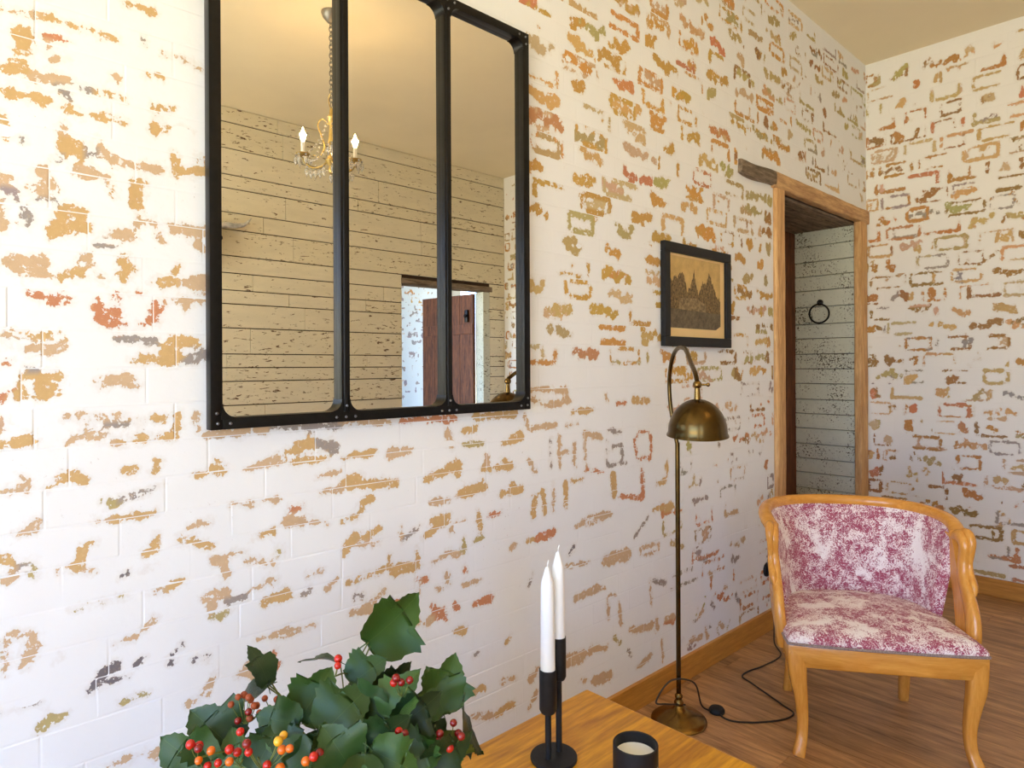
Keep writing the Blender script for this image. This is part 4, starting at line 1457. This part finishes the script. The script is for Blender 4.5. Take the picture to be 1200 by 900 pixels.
for j in range(NV):
    a = j * W
    fs.append((a, a + W, n0 + a + W, n0 + a))
    a = j * W + NU
    fs.append((a, n0 + a, n0 + a + W, a + W))
Geo().add(allv, fs).build('backrest', M['toile'], chair)

for s in (-1, 1):
    g = Geo()
    fp = spline([(.268, .012, .366), (.270, .006, .320), (.268, .002, .262), (.258, .006, .190), (.252, .010, .120), (.255, .004, .060), (.266, -.010, .018), (.270, -.014, .0)], 5)
    fr_ = spline([(.030, .027), (.030, .027), (.027, .024), (.021, .020), (.0175, .017), (.0165, .0165), (.0185, .0185), (.0185, .0185)], 5)
    g.sweep([(s * x, y, z) for x, y, z in fp], [tuple(q) for q in fr_], 16, True, (1, 0, 0), 4.5)
    g.build('leg', M['honey'], chair)
    g = Geo()
    bp = spline([(.200, .400, .330), (.202, .408, .24), (.206, .428, .12), (.212, .458, .0)], 5)
    br_ = spline([(.021, .024), (.020, .022), (.018, .019), (.016, .017)], 5)
    g.sweep([(s * x, y, z) for x, y, z in bp], [tuple(q) for q in br_], 16, True, (1, 0, 0), 4.5)
    g.build('leg', M['honey'], chair)

# ------------------------------------------------------------------ low wooden table
TH = .45
TX0, TX1, TY0, TY1 = .375, 1.035, 0.10, 1.335
table = thing('coffee_table', 'low waxed pine table holding candles and the berry branches', 'table', ((TX0 + TX1) / 2, (TY0 + TY1) / 2, 0))
tx, ty = (TX1 - TX0) / 2, (TY1 - TY0) / 2
g = Geo()
g.box((-tx, -ty, TH - .032), (tx, ty, TH), .005)
g.build('tabletop', M['table'], table, smooth=False)
for a, b in (((-tx + .05, -ty + .05), (tx - .05, -ty + .072)), ((-tx + .05, ty - .072), (tx - .05, ty - .05)), ((-tx + .05, -ty + .07), (-tx + .072, ty - .07)), ((tx - .072, -ty + .07), (tx - .05, ty - .07))):
    g = Geo()
    g.box((*a, TH - .12), (*b, TH - .031), .002)
    g.build('apron', M['table'], table, smooth=False)
for sx in (-1, 1):
    for sy in (-1, 1):
        g = Geo()
        cx, cy = sx * (tx - .065), sy * (ty - .065)
        g.sweep([(cx, cy, 0), (cx, cy, .2), (cx, cy, TH - .031)], [.024, .029, .034], 16, True, (1, 0, 0), 7)
        g.build('leg', M['table_leg'], table)

# ------------------------------------------------------------------ twin candle holder with two dinner candles
base = on_plane(649, 889, 2, TH)
hold = thing('candle_holder', 'black metal twin candle holder on a round foot', 'candle holder', base)
g = Geo()
g.lathe([(.050, 0), (.051, .002), (.051, .006), (.050, .008)], 40)
g.build('foot', M['black_matte'], hold)
rt = Vector((math.cos(YAW), math.sin(YAW), 0))
fw = Vector((-math.sin(YAW), math.cos(YAW), 0))
tubes = [(-rt * .0125 - fw * .012, .110, .200), (rt * .0125 + fw * .016, .168, .258)]
for i, (off, z0, z1) in enumerate(tubes):
    g = Geo()
    g.sweep([off + Vector((0, 0, .006)), off + Vector((0, 0, z0 + .006))], .0068, 12)
    g.build('rod', M['black_matte'], hold)
    g = Geo()
    R0 = .0188 if i == 0 else .0165
    prof = [(.0068, z0 - .006), (R0 * .8, z0 - .003), (R0, z0 + .004), (R0, z1), (R0 - .002, z1), (R0 - .002, z1 - .02), (.001, z1 - .02)]
    g.lathe(prof, 28, off)
    g.build('cup', M['black_matte'], hold)
for i, (off, z0, z1) in enumerate(tubes):
    lab = ('white dinner candle in the lower cup of the black holder', 'white dinner candle in the higher cup of the black holder')[i]
    c = thing('dinner_candle', lab, 'candle', base + off + Vector((0, 0, z1 - .0195)), 0, 'dinner candles in the twin holder')
    H = (.238, .205)[i]
    R0 = (.0152, .0142)[i]
    g = Geo()
    g.lathe([(R0 * 1.06, 0), (R0, H * .5), (R0 * .96, H - .045), (R0 * .86, H - .030), (R0 * .5, H - .012), (R0 * .26, H), (.0015, H + .001)], 24)
    g.build('wax', M['wax'], c)
    g = Geo()
    g.sweep([(0, 0, H - .002), (.001, 0, H + .008), (.003, .001, H + .015)], .0012, 6)
    g.build('wick', M['wax'], c)

# ------------------------------------------------------------------ black jar candle
jc = on_plane(745, 921, 2, TH)
jar = thing('jar_candle', 'black glass jar candle with white wax on the table', 'candle', jc)
g = Geo()
g.lathe([(.040, 0), (.043, .002), (.0455, .010), (.0455, .086), (.0435, .088), (.0415, .086), (.0415, .060), (.001, .060)], 40)
g.build('jar', M['black_matte'], jar)
g = Geo()
g.lathe([(.0412, .0602), (.0405, .066), (.037, .0645), (.02, .064), (.001, .064)], 36)
g.build('wax', M['wax'], jar)
# pale paper label on the side of the jar
lab_pts = []
for i in range(9):
    a = math.radians(-30 + 10 * i) - .55
    lab_pts.append((.0459 * math.cos(a), .0459 * math.sin(a)))
vs = [(x, y, .016) for x, y in lab_pts] + [(x, y, .052) for x, y in lab_pts]
mesh_obj('label', vs, [(i, i + 1, i + 10, i + 9) for i in range(8)], M['label_paper'], jar)

# ------------------------------------------------------------------ vase with guelder rose branches
def leaf_mat(name, a, b):
    t = NT(name)
    p = t.coords('Object')
    oi = t.n('ObjectInfo')
    n = t.noise(p, 30.0, 4)
    c = t.mix(t.math('MULTIPLY_ADD', oi.outputs['Random'], 0.8, t.math('MULTIPLY', n, 0.3)), a, b)
    sep = t.n('SeparateXYZ')
    t.link(p, sep.inputs[0])
    vein = t.step(t.math('ABSOLUTE', sep.outputs['X']), 0.0016, 0.0004)
    w = t.n('TexWave')
    t.link(p, w.inputs['Vector'])
    w.inputs['Scale'].default_value = 28.0
    w.inputs['Distortion'].default_value = 2.0
    c = t.mix(t.math('MULTIPLY', vein, 0.5), c, srgb(150, 176, 96))
    t.bump(t.math('ADD', w.outputs['Fac'], t.math('MULTIPLY', vein, 2.0)), 0.25, 0.001)
    return t.set(c, 0.36, 0, 0.45)


M['leaf'] = leaf_mat('guelder_leaf', srgb(24, 52, 18), srgb(62, 94, 36))
M['leaf_back'] = leaf_mat('guelder_leaf_dull', srgb(18, 40, 16), srgb(44, 72, 34))


def leaf_mesh(seed, lobes=3, narrow=1.0):
    """Lobed, toothed leaf lying in xy, stalk at the origin, tip towards +y, about one unit long."""
    r = random.Random(seed)
    prof = [(.0, .0), (.18, -.06), (.36, .0), (.46, .12), (.53, .26), (.60, .42), (.64, .57), (.61, .70), (.50, .66), (.38, .60), (.29, .59), (.32, .70), (.30, .82), (.22, .93), (.09, 1.02), (0, 1.09)]
    side = []
    for i in range(len(prof) - 1):
        (a, b), (c, d) = prof[i], prof[i + 1]
        side.append((a, b))
        if i > 1:
            side.append(((a + c) / 2 * .93, (b + d) / 2 - .01))
    side.append(prof[-1])
    n = len(side)
    vs, fs = [], []
    curl, fold = r.uniform(.15, .50), r.uniform(.15, .55)

    def z(x, y):
        return fold * abs(x) ** 1.2 - curl * y * y + .05 * math.sin(y * 9 + seed) * abs(x) * 2
    for (x, y) in side:
        vs.append((0, min(y + .02, 1.0), z(0, y)))
    for s in (-1, 1):
        for (x, y) in side:
            k = x * narrow * (1 + r.uniform(-.05, .05))
            vs.append((s * k, y, z(k, y)))
        for (x, y) in side:
            k = x * narrow * .55
            vs.append((s * k, y, z(k, y) - .012))
    for si in range(2):
        o_ = n + si * 2 * n
        m_ = o_ + n
        for i in range(n - 1):
            q1 = (m_ + i, m_ + i + 1, i + 1, i)
            q2 = (o_ + i, o_ + i + 1, m_ + i + 1, m_ + i)
            if si:
                q1, q2 = tuple(reversed(q1)), tuple(reversed(q2))
            fs += [q1, q2]
    # stalk
    g = Geo().add(vs, fs)
    g.sweep([(0, .02, .0), (0, -.10, -.005), (.01, -.24, -.03)], [.014, .011, .012], 5)
    me = bpy.data.meshes.new('leaf')
    me.from_pydata([tuple(v) for v in g.v], [], g.f)
    me.update()
    me.polygons.foreach_set('use_smooth', [True] * len(me.polygons))
    return me


LEAF = []
for k in range(5):
    me = leaf_mesh(k + 1, 3, (1.0, .9, 1.1, .8, 1.0)[k])
    me.materials.append(M['leaf'] if k % 2 == 0 else M['leaf_back'])
    me.materials.append(M['stem'])
    LEAF.append(me)

VC = Vector((.500, .545, TH))
vase = thing('vase', 'pale stoneware vase holding the berry branches', 'vase', VC)
g = Geo()
g.lathe([(.045, 0), (.060, .006), (.076, .05), (.078, .085), (.066, .125), (.048, .150), (.046, .162), (.050, .170), (.046, .171), (.041, .160), (.042, .150), (.058, .125), (.070, .085), (.066, .045), (.05, .012), (.001, .010)], 40)
g.build('body', M['stoneware'], vase)

berry_mats = {
    'r': plain('red_berry', srgb(206, 34, 22), 0.2, 0, 0.6, 0.15, 60), 'd': plain('dark_red_berry', srgb(140, 24, 22), 0.25, 0, 0.6, 0.15, 60),
    'o': plain('orange_berry', srgb(236, 112, 28), 0.2, 0, 0.6, 0.12, 60), 'y': plain('yellow_berry', srgb(240, 176, 40), 0.2, 0, 0.6, 0.1, 60),
    'b': plain('withered_berry', srgb(176, 84, 44), 0.5, 0, 0.3, 0.3, 60),
}
BERRY = {}
for k, mt in berry_mats.items():
    gb = Geo()
    gb.ball((0, 0, 0), 1.0, 12, 8)
    gb.lathe([(.22, .96), (.10, 1.10), (.01, 1.12)], 6)
    ob = gb.build('berry', mt)
    BERRY[k] = ob.data
    bpy.data.objects.remove(ob)

CAMR = CAM_ROT @ Vector((1, 0, 0))
CAMU = CAM_ROT @ Vector((0, 1, 0))
CAMF = CAM_ROT @ Vector((0, 0, -1))


def place_leaf(branch, px, py, depth, size_px, ang, face, roll, mesh):
    """px,py: stalk end of the blade; ang: direction of the tip in degrees (0 right, 90 up); face: how far the blade turns from facing the room."""
    P = at(px, py, depth)
    a = math.radians(ang)
    tip = (CAMR * math.cos(a) + CAMU * math.sin(a) + CAMF * math.sin(math.radians(roll)) * .8).normalized()
    nrm = (-CAMF + Vector((0, 0, .35))).normalized()
    nrm = (nrm - tip * nrm.dot(tip)).normalized()
    nrm = Matrix.Rotation(math.radians(face), 3, tip) @ nrm
    xax = tip.cross(nrm)
    L = size_px / FPX * depth
    mat_ = Matrix((xax, tip, nrm)).transposed().to_4x4()
    o = share('leaf', mesh, branch)
    o.matrix_local = Matrix.Translation(P - Vector(branch.location) - Vector(bouquet.location)) @ mat_ @ Matrix.Scale(L, 4)
    return P


# branches: shoot end (px, py, depth), leaves, berry clusters
rb = random.Random(99)
branches = [
    ((434, 757, 1.18), [(432, 752, 1.18, 78, 34, 40, 5, 0), (398, 776, 1.20, 46, 160, 70, 0, 3), (412, 800, 1.12, 46, 40, -20, 15, 2), (440, 812, 1.10, 48, 20, 25, -10, 1)],
     [(390, 776, 1.10, 'rr', 10), (470, 800, 1.09, 'dddr', 9)]),
    ((318, 800, 1.14), [(314, 802, 1.14, 50, 112, 78, 0, 3), (312, 804, 1.13, 58, 202, 66, -5, 3), (352, 842, 1.06, 62, 55, 10, 15, 0), (350, 848, 1.04, 50, 160, 5, 0, 2)],
     [(283, 832, 1.10, 'bbbbbdbbbbd', 22), (318, 818, 1.12, 'bb', 8)]),
    ((270, 868, 1.05), [(272, 876, 1.05, 66, 140, 10, 0, 2), (250, 905, 1.03, 74, 150, -15, 5, 0), (300, 900, 1.0, 50, 60, 20, 0, 1)],
     [(305, 886, .99, 'rrooyyorrrdo', 34), (226, 872, 1.02, 'rrd', 8), (243, 892, 1.01, 'rroo', 10), (277, 880, 1.01, 'rr', 7)]),
    ((400, 850, 1.0), [(392, 868, 1.00, 64, -40, 10, 0, 0), (380, 858, 1.03, 66, 48, 12, 10, 2), (372, 862, 1.0, 58, -110, -8, 0, 4), (420, 872, .98, 60, 15, 15, 0, 1), (368, 880, .98, 60, -150, 20, 0, 0)],
     [(366, 890, .98, 'rdo', 9)]),
    ((455, 830, 1.08), [(452, 836, 1.06, 60, 172, 5, 10, 2), (458, 842, 1.05, 58, 78, -25, 0, 4), (466, 850, 1.04, 56, 32, 20, 0, 1), (470, 862, 1.02, 66, -55, 5, 0, 0)],
     [(470, 854, 1.02, 'rd', 8)]),
    ((525, 830, 1.12), [(508, 826, 1.12, 60, 68, 15, 0, 0), (520, 836, 1.11, 54, 110, 25, 0, 2), (543, 826, 1.13, 74, -88, 72, 0, 3), (515, 862, 1.08, 58, -70, 10, 0, 4)],
     [(526, 862, 1.07, 'ddrdrdd', 15)]),
    ((440, 880, .96), [(436, 878, .96, 60, -20, 10, 0, 2), (428, 884, .95, 62, -100, 0, 0, 1), (462, 900, .98, 62, 10, -10, 0, 0), (410, 900, .95, 58, 120, 15, 0, 2), (498, 896, 1.0, 60, 20, 5, 0, 1)],
     []),
    ((330, 890, 1.02), [(330, 886, 1.03, 56, 95, 10, 0, 1), (318, 900, 1.0, 56, 190, 0, 0, 2), (345, 905, .98, 62, -60, 10, 0, 4), (290, 912, 1.02, 60, 120, 15, 0, 0)],
     []),
]
MOUTH = VC + Vector((0, 0, .170))
BQ = MOUTH + Vector((0, 0, -.10))
bouquet = thing('berry_bouquet', 'bunch of green lobed leaves with red and orange berries in the vase', 'bouquet', BQ)
for bi, (tip, leaves, clusters) in enumerate(branches):
    rootp = MOUTH + Vector((rb.uniform(-.025, .025), rb.uniform(-.025, .025), -.10))
    T = at(*tip)
    g = Geo()
    mid = (rootp + T) / 2 + Vector((rb.uniform(-.02, .02), rb.uniform(-.02, .02), .04))
    mouth = MOUTH + (rootp - VC - Vector((0, 0, .07))) * .6
    axis = spline([tuple(p - rootp) for p in (rootp, Vector((mouth.x, mouth.y, MOUTH.z)), mid, T)], 6)
    n = len(axis)
    g.sweep(axis, [.0034 - .0020 * i / (n - 1) for i in range(n)], 7)
    for (px, py, dp, *rest) in leaves:
        P = at(px, py, dp) - rootp
        A = Vector(axis[int(n * .72)])
        Q = (A + P) / 2 + Vector((0, 0, .012))
        g.sweep(spline([tuple(A), tuple(Q), tuple(P)], 4), .0013, 5)
    berries = []
    for (px, py, dp, kinds, spread) in clusters:
        dp -= .05
        P = at(px, py, dp)
        hub = P + Vector((0, 0, -.028)) + CAMF * .012
        spots = []
        for ch in kinds:
            for _ in range(30):
                q = P + (CAMR * rb.uniform(-spread, spread) * 1.15 + CAMU * rb.uniform(-spread, spread) * .8) * dp / FPX + CAMF * rb.uniform(-.008, .012)
                if all((q - s[0]).length > .0115 for s in spots):
                    break
            spots.append((q, ch))
        A = Vector(axis[int(n * .8)]) + rootp
        g.sweep(spline([tuple(p - rootp) for p in (A, (A + hub) / 2 + Vector((0, 0, .008)), hub)], 4), .0013, 6)
        for q, ch in spots:
            g.sweep(spline([tuple(p - rootp) for p in (hub, (hub + q) / 2 + Vector((0, 0, -.004)), q)], 3), .0008, 5)
        berries += spots
    br = g.build('branch', M['stem'], bouquet)
    br.location = rootp - BQ
    for (px, py, dp, sz, an, fc, rl, mi) in leaves:
        place_leaf(br, px, py, dp, sz * .92, an + rb.uniform(-8, 8), fc + rb.uniform(-22, 22), rl + rb.uniform(-22, 22), LEAF[mi])
    # fill leaves deeper in the bunch
    for k in range(5):
        a = Vector(axis[int(n * rb.uniform(.45, .95))]) + rootp
        c = CAM_ROT.inverted() @ (a - CAM_LOC)
        dp = -c.z + rb.uniform(-.02, .05)
        place_leaf(br, 600 + FPX * c.x / -c.z + rb.uniform(-28, 28), max(845, 430 - FPX * c.y / -c.z + rb.uniform(0, 40)), dp, rb.uniform(32, 48), rb.uniform(0, 360), rb.uniform(-65, 65), rb.uniform(-35, 35), LEAF[rb.randrange(5)])
    for q, ch in berries:
        rr_ = .0062 if ch != 'b' else .0054
        share('berry', BERRY[ch], br, q - rootp, (rb.uniform(-.6, .6), rb.uniform(2.5, 3.6), 0), (rr_ * rb.uniform(.9, 1.1),) * 3)

# ------------------------------------------------------------------ chandelier (seen in the mirror)
CHX, CHY = 1.736, 1.72
M['crystal'] = NT('clear_crystal').set((0.95, 0.95, 0.95), 0.05, 0.0, 0.8, Transmission_Weight=0.75, IOR=1.5)
t = NT('lit_bulb')
t.set((1, 0.85, 0.6), 0.3)
t.b.inputs['Emission Color'].default_value = (1.0, 0.62, 0.26, 1)
t.b.inputs['Emission Strength'].default_value = 26.0
M['lit'] = t.m
M['gilt'] = plain('gilt_cream_metal', srgb(206, 178, 108), 0.35, 0.7, 0.5, 0.15, 30)
M['steel'] = plain('grey_steel', srgb(140, 136, 128), 0.4, 0.8)
chan = thing('chandelier', 'small crystal chandelier with lit candle bulbs hanging from the ceiling', 'chandelier', (CHX, CHY, ROOM_H))
g = Geo()
g.lathe([(.010, -.062), (.020, -.055), (.042, -.030), (.050, -.008), (.050, 0)], 28)
g.build('canopy', M['steel'], chan)
zc = -.070
gl_ = Geo()
gl_.sweep([(.0095 * math.cos(a), 0, .016 * math.sin(a)) for a in [2 * math.pi * i / 16 for i in range(17)]], .0026, 6, False)
lk = gl_.build('link', M['steel'], chan)
me_link = lk.data
lk.location = (0, 0, zc)
for i in range(1, 19):
    share('link', me_link, chan, (0, 0, zc - i * .0235), (0, 0, (i % 2) * math.pi / 2))
zt = zc - 19 * .0235 + .008
g = Geo()
g.sweep(spline([(0, 0, zt + .08), (.028, 0, zt + .06), (.022, 0, zt + .02), (.004, 0, zt - .01)], 6), .003, 6)
g.build('lead_loop', M['gilt'], chan)
g = Geo()
g.lathe([(.002, -.36), (.012, -.352), (.018, -.335), (.012, -.318), (.026, -.300), (.034, -.285), (.020, -.270), (.014, -.24), (.020, -.20), (.013, -.16), (.011, -.10), (.018, -.07), (.024, -.055), (.012, -.04), (.008, -.01), (.003, 0)], 24, (0, 0, zt))
g.build('column', M['gilt'], chan)
g = Geo()
g.lathe([(.002, -.404), (.010, -.392), (.014, -.378), (.008, -.362), (.002, -.358)], 10, (0, 0, zt))
g.build('finial', M['crystal'], chan)
dg = Geo()
dg.lathe([(.0005, -.046), (.0095, -.026), (.0075, -.014), (.0005, -.008)], 8)
dg.ball((0, 0, -.003), .0048, 8, 6)
dd = dg.build('crystal_drop', M['crystal'])
me_drop = dd.data
bpy.data.objects.remove(dd)
bg = Geo()
bg.ball((0, 0, 0), .0062, 8, 6)
bd = bg.build('crystal_bead', M['crystal'])
me_bead = bd.data
bpy.data.objects.remove(bd)
NARM = 3
for k in range(NARM):
    a = math.radians(80 + 360 / NARM * k)
    ca, sa = math.cos(a), math.sin(a)
    pol = lambda r, z: (r * ca, r * sa, zt + z)
    g = Geo()
    g.sweep(spline([pol(.018, -.285), pol(.06, -.315), pol(.11, -.318), pol(.15, -.285), pol(.160, -.255)], 7), .0055, 8)
    g.sweep(spline([pol(.016, -.09), pol(.05, -.06), pol(.075, -.09), pol(.055, -.15), pol(.04, -.21), pol(.065, -.26), pol(.10, -.25)], 6), .0036, 6)
    arm = g.build('arm', M['gilt'], chan)
    g = Geo()
    g.lathe([(.006, -.262), (.014, -.256), (.034, -.246), (.038, -.240), (.034, -.241), (.012, -.248), (.011, -.240)], 20, (.160 * ca, .160 * sa, zt))
    g.build('drip_pan', M['gilt'], arm)
    g = Geo()
    g.lathe([(.0105, -.246), (.0105, -.182), (.008, -.178)], 14, (.160 * ca, .160 * sa, zt))
    g.build('candle_sleeve', M['wax'], arm)
    g = Geo()
    g.lathe([(.006, -.180), (.0135, -.160), (.0150, -.145), (.010, -.122), (.004, -.104), (.0006, -.096)], 14, (.160 * ca, .160 * sa, zt))
    g.build('bulb', M['lit'], arm)
    ld = bpy.data.lights.new('bulb_light', 'POINT')
    ld.energy = CHANDELIER_WATTS
    ld.color = (1.0, 0.66, 0.30)
    ld.shadow_soft_size = .016
    lo = bpy.data.objects.new('bulb_light', ld)
    lo.location = (.160 * ca, .160 * sa, zt - .14)
    lo.parent = chan
    COL.objects.link(lo)
    for j in range(6):
        b = 2 * math.pi * j / 6
        share('crystal_drop', me_drop, arm, (.160 * ca + .036 * math.cos(b), .160 * sa + .036 * math.sin(b), zt - .246), (0, 0, b), (1.35,) * 3)
    for j in range(5):
        f = (j + .5) / 5
        share('crystal_drop', me_drop, arm, ((.03 + .12 * f) * ca, (.03 + .12 * f) * sa, zt - .30 - .02 * math.sin(math.pi * f)), (0, 0, j), (1.35,) * 3)
    for j in range(12):
        f = j / 11
        r_ = .02 + .14 * f
        z_ = -.07 - .17 * f - .045 * math.sin(math.pi * f)
        share('crystal_bead', me_bead, arm, (r_ * ca, r_ * sa, zt + z_))
    for j in range(14):
        f = j / 13
        b = a + 2 * math.pi / NARM * f
        r_ = .160 - .05 * math.sin(math.pi * f)
        share('crystal_bead', me_bead, arm, (r_ * math.cos(b), r_ * math.sin(b), zt - .25 - .06 * math.sin(math.pi * f)))
    for j in range(11):
        f = j / 10
        b = a + math.pi / NARM
        r_ = .02 + .085 * f
        share('crystal_bead', me_bead, arm, (r_ * math.cos(b), r_ * math.sin(b), zt - .06 - .25 * f))

# ------------------------------------------------------------------ mounted skull with horns on wall_right
SKY_, SKZ = 1.63, 2.25
skull = thing('animal_skull', 'bleached animal skull with curved horns mounted on the plank wall', 'skull', (ROOM_W - .004, SKY_, SKZ))
g = Geo()
pts = spline([(-.01, 0, .07), (-.05, 0, .05), (-.075, 0, -.01), (-.085, 0, -.08), (-.085, 0, -.15), (-.075, 0, -.21), (-.06, 0, -.235)], 5)
rd = spline([(.04, .05), (.06, .075), (.062, .08), (.05, .062), (.038, .045), (.03, .034), (.012, .02)], 5)
g.sweep(pts, [tuple(q) for q in rd], 18, True, (1, 0, 0))
g.build('cranium', M['bone'], skull)
for s in (-1, 1):
    g = Geo()
    g.ball((-.105, s * .058, -.03), .022, 12, 8)
    g.build('eye_socket', M['wick'], skull)
    g = Geo()
    hp_ = spline([(-.05, s * .05, .055), (-.06, s * .11, .075), (-.075, s * .18, .075), (-.085, s * .245, .095), (-.075, s * .295, .145)], 6)
    hr_ = spline([(.026,), (.023,), (.019,), (.013,), (.003,)], 6)
    g.sweep(hp_, [q[0] for q in hr_], 12)
    g.build('horn', M['horn'], skull)
